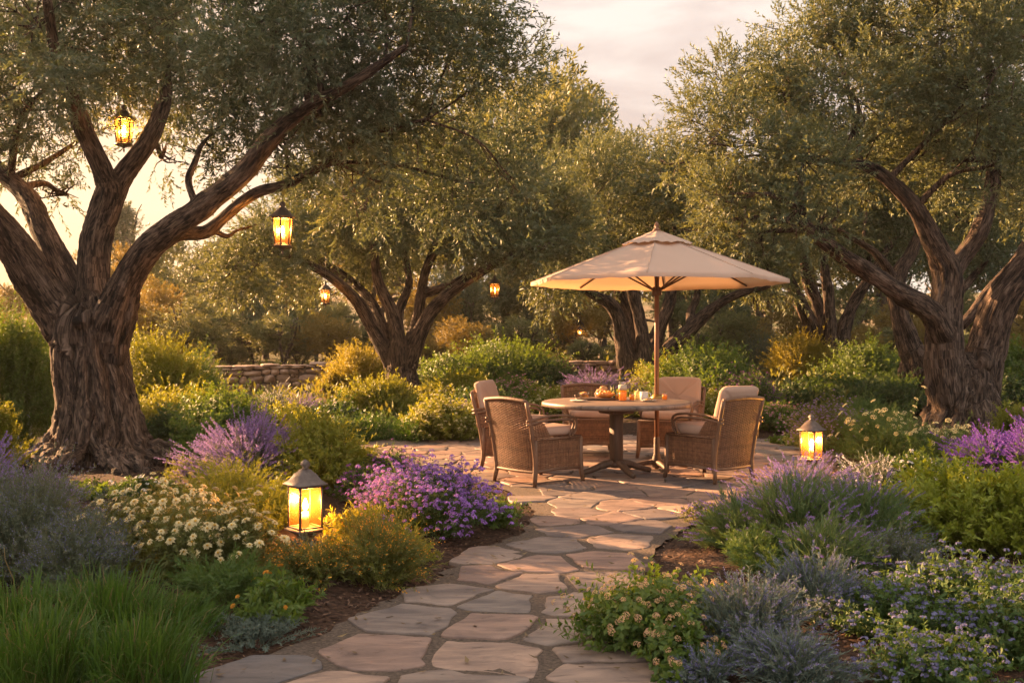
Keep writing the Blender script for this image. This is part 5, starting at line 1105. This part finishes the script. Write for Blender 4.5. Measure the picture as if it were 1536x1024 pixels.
def make_umbrella():
    X, Y = 1.505, 10.35; root = empty('garden_parasol', (X, Y, .027), 0, 'large open beige parasol over the table', 'parasol')
    zr, za, Rr = 1.95, 2.43, 1.335; k = 8; m = 8; a0 = -math.pi / 2 + R(-12); mb = MB(); nr = 12; V = []
    def rim(j, t):  # point at sector angle step j/m, radial t
        s, f = divmod(j, m); f /= m; A = np.array([math.cos(a0 + s * math.pi / 4), math.sin(a0 + s * math.pi / 4)]); B = np.array([math.cos(a0 + (s + 1) * math.pi / 4), math.sin(a0 + (s + 1) * math.pi / 4)])
        p = (A * (1 - f) + B * f) * Rr * t * (1 - .012 * math.sin(math.pi * f) * t); z = za + (zr - za) * (t ** 1.06) - .035 * math.sin(math.pi * f) * math.sin(math.pi * min(1, t * .95)) + .004 * math.sin(math.pi * f) * t ** 6
        z += (.004 * math.sin(j * 5.3 + t * 17) + .006 * math.sin(j * 2.9 + t * 7)) * t * math.sin(math.pi * f); return [p[0], p[1], z]
    n = k * m; ts = np.linspace(.10, 1, nr)
    for t in ts: V += [rim(j, t) for j in range(n)]
    V += [[x, y, z - .035] for x, y, z in [rim(j, 1.0) for j in range(n)]]   # hem
    q = [[i * n + j, i * n + (j + 1) % n, (i + 1) * n + (j + 1) % n, (i + 1) * n + j] for i in range(nr) for j in range(n)]
    for s_ in range(8): tube(mb, np.array([rim(s_ * m, t) for t in ts]) + [0, 0, .002], .0045, 5)
    mb.add(np.array(V), np.array(q)); can = mb.build('canopy', M['canopy'], root)
    mb = MB(); V = []
    for t, dz in ((.02, .055), (.12, .045), (.22, .035), (.275, .028)):
        for j in range(n):
            p = rim(j, t); f = (j % m) / m; V.append([p[0], p[1], p[2] + dz + .015 * math.sin(math.pi * f) * (t > .2) + .006 * math.sin(j * 2.1) * (t > .2)])
    q = [[i * n + j, i * n + (j + 1) % n, (i + 1) * n + (j + 1) % n, (i + 1) * n + j] for i in range(3) for j in range(n)]; mb.add(np.array(V), np.array(q), np.arange(n)[None]); mb.build('vent', M['canopy'], can)
    mb = MB(); lathe(mb, [(.024, 0), (.024, 2.44)], 14); mb.build('pole', M['pole'], root, True)
    mb = MB(); lathe(mb, [(.03, 2.46), (.045, 2.475), (.03, 2.495), (.018, 2.505), (.026, 2.525), (.022, 2.545), (.006, 2.565)], 14); mb.build('finial', M['pole'], root, True)
    mb = MB(); lathe(mb, [(.045, 1.80), (.05, 1.82), (.05, 1.87), (.038, 1.89)], 14); mb.build('hub', M['dark_wood'], root, True)
    for s in range(8):
        a = a0 + s * math.pi / 4; d = np.array([math.cos(a), math.sin(a), 0]); e = np.array(rim(s * m, .985)); st = np.array(rim(s * m, .06)); rb = MB(); tube(rb, [st + [0, 0, -.02], (st + e) / 2 + [0, 0, -.018], e + [0, 0, -.018]], .010, 6)
        r = rb.build('rib', M['dark_wood'], root, True); sb = MB(); p = st * .55 + e * .45; tube(sb, [d * .045 + [0, 0, 1.86], p + [0, 0, -.025]], .009, 6); sb.build('strut', M['dark_wood'], r, True)
    mb = MB(); lathe(mb, [(.06, .732), (.062, .745), (.05, .752), (.046, .772), (.03, .776)], 18); mb.build('table_ring', M['brass'], root, True)
    mb = MB(); lathe(mb, [(.05, .02), (.05, .10), (.032, .16), (.03, .32), (.026, .33)], 14)
    for i in range(4):
        a = .2 + i * math.pi / 2; d = np.array([math.cos(a), math.sin(a), 0]); P = catmull(np.array([d * .03 + [0, 0, .07], d * .16 + [0, 0, .06], d * .33 + [0, 0, .022]]), 4); tube(mb, P, np.linspace(.03, .02, len(P)), 7)
    mb.build('base', M['dark_wood'], root, True)
make_umbrella()

# things on the table
ZT = .027 + .731
M['juice'] = leafmat('orange_juice', (.80, .34, .03), (.86, .40, .04), (.9, .42, .04), .5, 1.0, .2, .5); M['dark_glass'] = glass('dark_green_glass', (.10, .16, .08)); M['glaze'] = surf('orange_glaze', (.50, .17, .03), (.62, .24, .05), rough=.25, bump=0); M['clear'] = glass('clear_glass', (.93, .95, .93)); M['ceramic'] = surf('white_ceramic', (.6, .56, .5), (.68, .64, .58), rough=.3, bump=0)
M['bread'] = surf('bread_crust', (.34, .17, .06), (.55, .33, .15), scale=20, bump=.5); M['fruit'] = surf('orange_fruit', (.62, .20, .02), (.75, .32, .05), scale=30, rough=.5, bump=.3); M['fruit2'] = surf('dark_berry', (.02, .02, .02), (.05, .03, .04), rough=.35, bump=0)
M['label'] = surf('bottle_label', (.5, .4, .3), (.56, .46, .36), bump=0); M['butter'] = surf('cheese', (.62, .46, .14), (.7, .55, .22), bump=.1)
def at(px, dy): 
    y = TC[1] + dy; return ((px - 768) / FPX * y, y, ZT)
def tt(name, px, dy, label, cat, dz=0): 
    x, y, z = at(px, dy); return empty(name, (x, y, z + dz), 0, label, cat)
r = tt('serving_tray', 893, .18, 'flat wooden serving tray holding the food on the table', 'tray')
mb = MB(); box(mb, (0, 0, .011), (.40, .22, .018), None, .006); mb.build('board', M['dark_wood'], r)
mb = MB()
for s in (-1, 1): tube(mb, [[s * .19, -.05, .02], [s * .205, -.04, .045], [s * .205, .04, .045], [s * .19, .05, .02]], .007, 6)
mb.build('handle', M['dark_wood'], r, True)
def dish(px, dy, rad, h, label, name='fruit_dish', mat='glaze', dz=.021):
    r = tt(name, px, dy, label, 'dish', dz); mb = MB(); lathe(mb, [(rad * .5, 0), (rad * .8, h * .4), (rad, h), (rad * .95, h), (rad * .75, h * .45), (rad * .45, h * .12)], 22); mb.build('bowl', M[mat], r, True); return r
r = dish(908, .17, .10, .05, 'orange glazed dish of fruit on the wooden tray')
rng = random.Random(2)
for i in range(9):
    mb = MB(); a = i * .7; lathe(mb, [(.004, -.02), (.019, -.011), (.022, 0), (.018, .013), (.004, .02)], 10); mb.build('fruit_piece', M['fruit'], r, True, loc=(math.cos(a) * .045, math.sin(a) * .045, .04 + .008 * (i % 3)))
r = dish(876, .17, .065, .055, 'clear glass bowl with orange slices on the wooden tray', 'glass_bowl', 'clear')
for i in range(5):
    mb = MB(); lathe(mb, [(.005, 0), (.026, .003), (.026, .008), (.005, .01)], 12); o = mb.build('fruit_slice', M['fruit'], r, True, loc=(.02 * math.cos(i * 1.3), .02 * math.sin(i * 1.3), .02 + i * .007)); o.rotation_euler = (rng.uniform(-.6, .6), rng.uniform(-.6, .6), 0)
r = tt('bread_basket', 905, .36, 'small basket heaped with bread rolls behind the fruit', 'basket')
mb = MB(); weave(mb, lambda u, v: (np.column_stack([np.cos(u * 6.283) * (.075 + .02 * v), np.sin(u * 6.283) * (.075 + .02 * v), .005 + v * .055]), np.column_stack([np.cos(u * 6.283), np.sin(u * 6.283), 0 * u])), 14, 7, .003); lathe(mb, [(.07, .004), (.074, .01), (.01, .012)], 16); mb.build('wicker_bowl', M['wicker'], r, True)
for i, (x, y, z) in enumerate([(-.04, 0, .065), (.035, .02, .065), (0, -.035, .07), (.005, .02, .105), (-.03, .04, .075)]):
    mb = MB(); lathe(mb, [(.006, -.025), (.03, -.018), (.038, 0), (.03, .02), (.008, .028)], 12); o = mb.build('bread_roll', M['bread'], r, True, loc=(x, y, z)); o.scale = (1.15, .85, 1)
r = tt('juice_bottle', 934, -.02, 'tall clear bottle of orange juice standing on the table', 'bottle')
mb = MB(); lathe(mb, [(.038, 0), (.042, .01), (.042, .13), (.041, .16), (.030, .195), (.016, .225)], 20); mb.build('glass_body', M['clear'], r, True)
mb = MB(); lathe(mb, [(.031, .194), (.0165, .226), (.0145, .262), (.018, .266), (.017, .275), (.011, .275)], 16); mb.build('neck', M['dark_glass'], r, True)
mb = MB(); lathe(mb, [(.02, .006), (.038, .01), (.0385, .105), (.02, .106)], 20); mb.build('juice', M['juice'], r, True)
mb = MB(); lathe(mb, [(.0428, .112), (.0428, .16)], 20); mb.build('paper_label', M['label'], r, True)
def tumbler(px, dy, label):
    r = tt('juice_glass', px, dy, label, 'glass'); mb = MB(); lathe(mb, [(.026, 0), (.031, .09), (.029, .09), (.024, .006)], 16); mb.build('glass_body', M['clear'], r, True); mb = MB(); lathe(mb, [(.015, .007), (.0235, .007), (.0265, .06), (.015, .061)], 16); mb.build('juice', M['juice'], r, True)
tumbler(948, .05, 'juice glass touching the right side of the tall bottle'); tumbler(926, .13, 'juice glass between the tall bottle and the tray')
tumbler(997, .12, 'juice glass standing alone right of the parasol ring')
r = tt('side_plate', 868, -.10, 'empty white side plate at the left end of the table', 'plate')
mb = MB(); lathe(mb, [(.04, 0), (.085, .010), (.088, .013), (.05, .006), (.01, .006)], 22); mb.build('plate_body', M['ceramic'], r, True)
r = tt('white_mug', 966, .16, 'white mug with a handle near the parasol pole', 'mug')
mb = MB(); lathe(mb, [(.036, 0), (.042, .006), (.043, .085), (.039, .085), (.037, .01), (.01, .008)], 20); mb.build('mug_body', M['ceramic'], r, True)
mb = MB(); a = np.linspace(-1.3, 1.3, 9); tube(mb, np.column_stack([.04 + .03 * np.cos(a), 0 * a, .045 + .03 * np.sin(a)]), .006, 7); mb.build('handle', M['ceramic'], r, True)
r = tt('butter_crock', 957, .26, 'small yellow crock behind the white mug', 'pot')
mb = MB(); lathe(mb, [(.03, 0), (.04, .015), (.04, .06), (.034, .07), (.03, .07)], 16); mb.build('pot_body', M['butter'], r, True); mb = MB(); lathe(mb, [(.036, .071), (.034, .08), (.008, .088), (.010, .10), (.003, .106)], 14); mb.build('lid', M['butter'], r, True)
r = tt('small_plate', 973, -.05, 'small plate with a bread slice in front of the parasol ring', 'plate')
mb = MB(); lathe(mb, [(.04, 0), (.075, .010), (.078, .013), (.04, .005)], 22); mb.build('plate_body', M['ceramic'], r, True); mb = MB(); box(mb, (0, 0, .018), (.07, .045, .016), rotz(.4), .006); mb.build('bread_slice', M['bread'], r)

# ------------------------------------------------------------------ lanterns
LAMP_W = 36.0
def lamp_light(root, z, power):
    l = bpy.data.lights.new('lantern_light', 'POINT'); l.energy = power; l.color = (1.0, .50, .13); l.shadow_soft_size = .03
    o = bpy.data.objects.new('lantern_light', l); C.objects.link(o); o.parent = root; o.location = (0, 0, z)
def lantern(name, loc, label, sides=4, hang=0.0, size=1.0, rot=0.0, power=None, group='lit garden lanterns', post=0.0):
    """origin at the ground (post) or at the lantern's lower tip (hanging)"""
    root = empty(name, loc, rot, label, 'lantern', group); s = size
    zb = post; hb = .30 * s; rt, rb = (.112 * s, .112 * s) if not hang else (.105 * s, .082 * s); r0 = math.pi / sides
    if post:
        mb = MB(); lathe(mb, [(.03, -.25), (.03, post - .09), (.022, post - .085)], 10); lathe(mb, [(.022, post - .088), (.03, post - .07), (.055, post - .045), (.09, post - .012)], sides, rot0=r0); mb.build('post', M['iron'], root)
    else:
        mb = MB(); lathe(mb, [(.004, -.085 * s), (.012 * s, -.06 * s), (.006 * s, -.04 * s), (.03 * s, -.02 * s), (.07 * s, -.005 * s)], sides, rot0=r0); mb.build('finial', M['iron'], root)
    mb = MB(); e = 1.22; lathe(mb, [(rb * e * .8, zb - .012 * s), (rb * e * 1.05, zb), (rb * e * 1.05, zb + .012 * s), (rb * e * .9, zb + .02 * s)], sides, rot0=r0); mb.build('base', M['iron'], root)
    mb = MB()
    for i in range(sides):
        a = r0 + i * 2 * math.pi / sides; d = np.array([math.cos(a), math.sin(a), 0]); tube(mb, [d * rb + [0, 0, zb + .018 * s], d * rt + [0, 0, zb + hb]], .0085 * s, 6)
        a2 = a + 2 * math.pi / sides; d2 = np.array([math.cos(a2), math.sin(a2), 0]); tube(mb, [d * rt + [0, 0, zb + hb - .006], d2 * rt + [0, 0, zb + hb - .006]], .008 * s, 6); tube(mb, [d * rb + [0, 0, zb + .024 * s], d2 * rb + [0, 0, zb + .024 * s]], .007 * s, 6)
    mb.build('frame', M['iron'], root)
    for i in range(sides):
        a = r0 + i * 2 * math.pi / sides; a2 = a + 2 * math.pi / sides; d = np.array([math.cos(a), math.sin(a), 0]) * .985; d2 = np.array([math.cos(a2), math.sin(a2), 0]) * .985
        mb = MB(); mb.add(np.array([d * rb + [0, 0, zb + .026 * s], d2 * rb + [0, 0, zb + .026 * s], d2 * rt + [0, 0, zb + hb - .008], d * rt + [0, 0, zb + hb - .008]]), [[0, 1, 2, 3]]); mb.build('glass_pane', M['pane'], root)
    mb = MB(); zt = zb + hb; lathe(mb, [(rt * .9, zt - .002), (rt * 1.38, zt + .004), (rt * 1.36, zt + .012 * s), (rt * 1.0, zt + .035 * s), (rt * .68, zt + .075 * s), (rt * .42, zt + .095 * s), (rt * .36, zt + .104 * s)], sides, rot0=r0); rf = mb.build('roof', M['iron'], root)
    mb = MB(); lathe(mb, [(.034 * s, zt + .102 * s), (.02 * s, zt + .116 * s), (.036 * s, zt + .138 * s), (.024 * s, zt + .158 * s), (.004 * s, zt + .172 * s)], 4 if sides == 4 else 10, rot0=r0); mb.build('knob', M['iron'], rf, sides != 4)
    mb = MB(); lathe(mb, [(.004, zb + .135 * s), (.016 * s, zb + .145 * s), (.02 * s, zb + .165 * s), (.013 * s, zb + .19 * s), (.003, zb + .215 * s)], 12); mb.build('flame', M['bulb'], root, True)
    mb = MB(); lathe(mb, [(.024 * s, zb + .02 * s), (.024 * s, zb + .125 * s), (.008 * s, zb + .13 * s)], 12); mb.build('candle', M['ceramic'], root, True)
    if hang:
        mb = MB(); tube(mb, [[0, 0, zt + .165 * s], [.004, 0, zt + .165 * s + hang * .5], [0, 0, zt + .165 * s + hang]], .0045 * s, 6); mb.build('cord', M['iron'], root)
    lamp_light(root, zb + .19 * s, power or LAMP_W)
    return root
def glantern(px, D, pyb, label, sides, rot):
    x = (px - 768) / FPX * D; z = EYE - (pyb - 512) / FPX * D - .20; lantern('path_lantern', (x, D, z), label, sides, 0, .96, rot, post=.20)
glantern(458, 6.35, 795, 'lit four sided iron lantern on a short post among the golden plants', 4, R(-50))
glantern(1217, 9.9, 689, 'lit iron lantern on a short post at the right edge of the patio', 4, R(43))
def hlantern(px, py_bot, D, label, size, hang, sides=6, rot=.3, power=None):
    p = W3(px, py_bot, D); lantern('hanging_lantern', tuple(p), label, sides, hang, size, rot, power)
hlantern(424, 370, 10.35, 'lit six sided lantern hanging clear of leaves from the low bough of the massive olive', 1.0, .38, 6, R(0))
hlantern(186, 218, 11.6, 'lit lantern half veiled by leaves high between the limbs of the massive olive', 1.0, .3, 6, R(0))
hlantern(488, 456, 16.2, 'small lit lantern hanging at the left end of the middle olive', .78, .5, 4, R(40), 4)
hlantern(742, 447, 16.4, 'small lit lantern hanging under the right limb of the middle olive', .8, .35, 4, R(40), 4)
hlantern(870, 504, 25.5, 'tiny far lantern glowing in the wood left of the trunk behind the parasol', .55, .8, 4, R(20), 2)

# ------------------------------------------------------------------ evening haze
def haze():
    m, nt, N, L = newmat('evening_haze'); v = N('ShaderNodeVolumePrincipled'); v.inputs['Color'].default_value = (1.0, .93, .84, 1); v.inputs['Density'].default_value = HAZE; v.inputs['Anisotropy'].default_value = .3
    o = N('ShaderNodeOutputMaterial'); L(v.outputs[0], o.inputs['Volume'])
    mb = MB(); box(mb, (0, 60, 7.0), (300, 170, 18)); h = mb.build('haze', m); tag(h, kind='stuff')
    h['label'] = 'thin warm evening haze between the trees'
if HAZE > 0: haze()
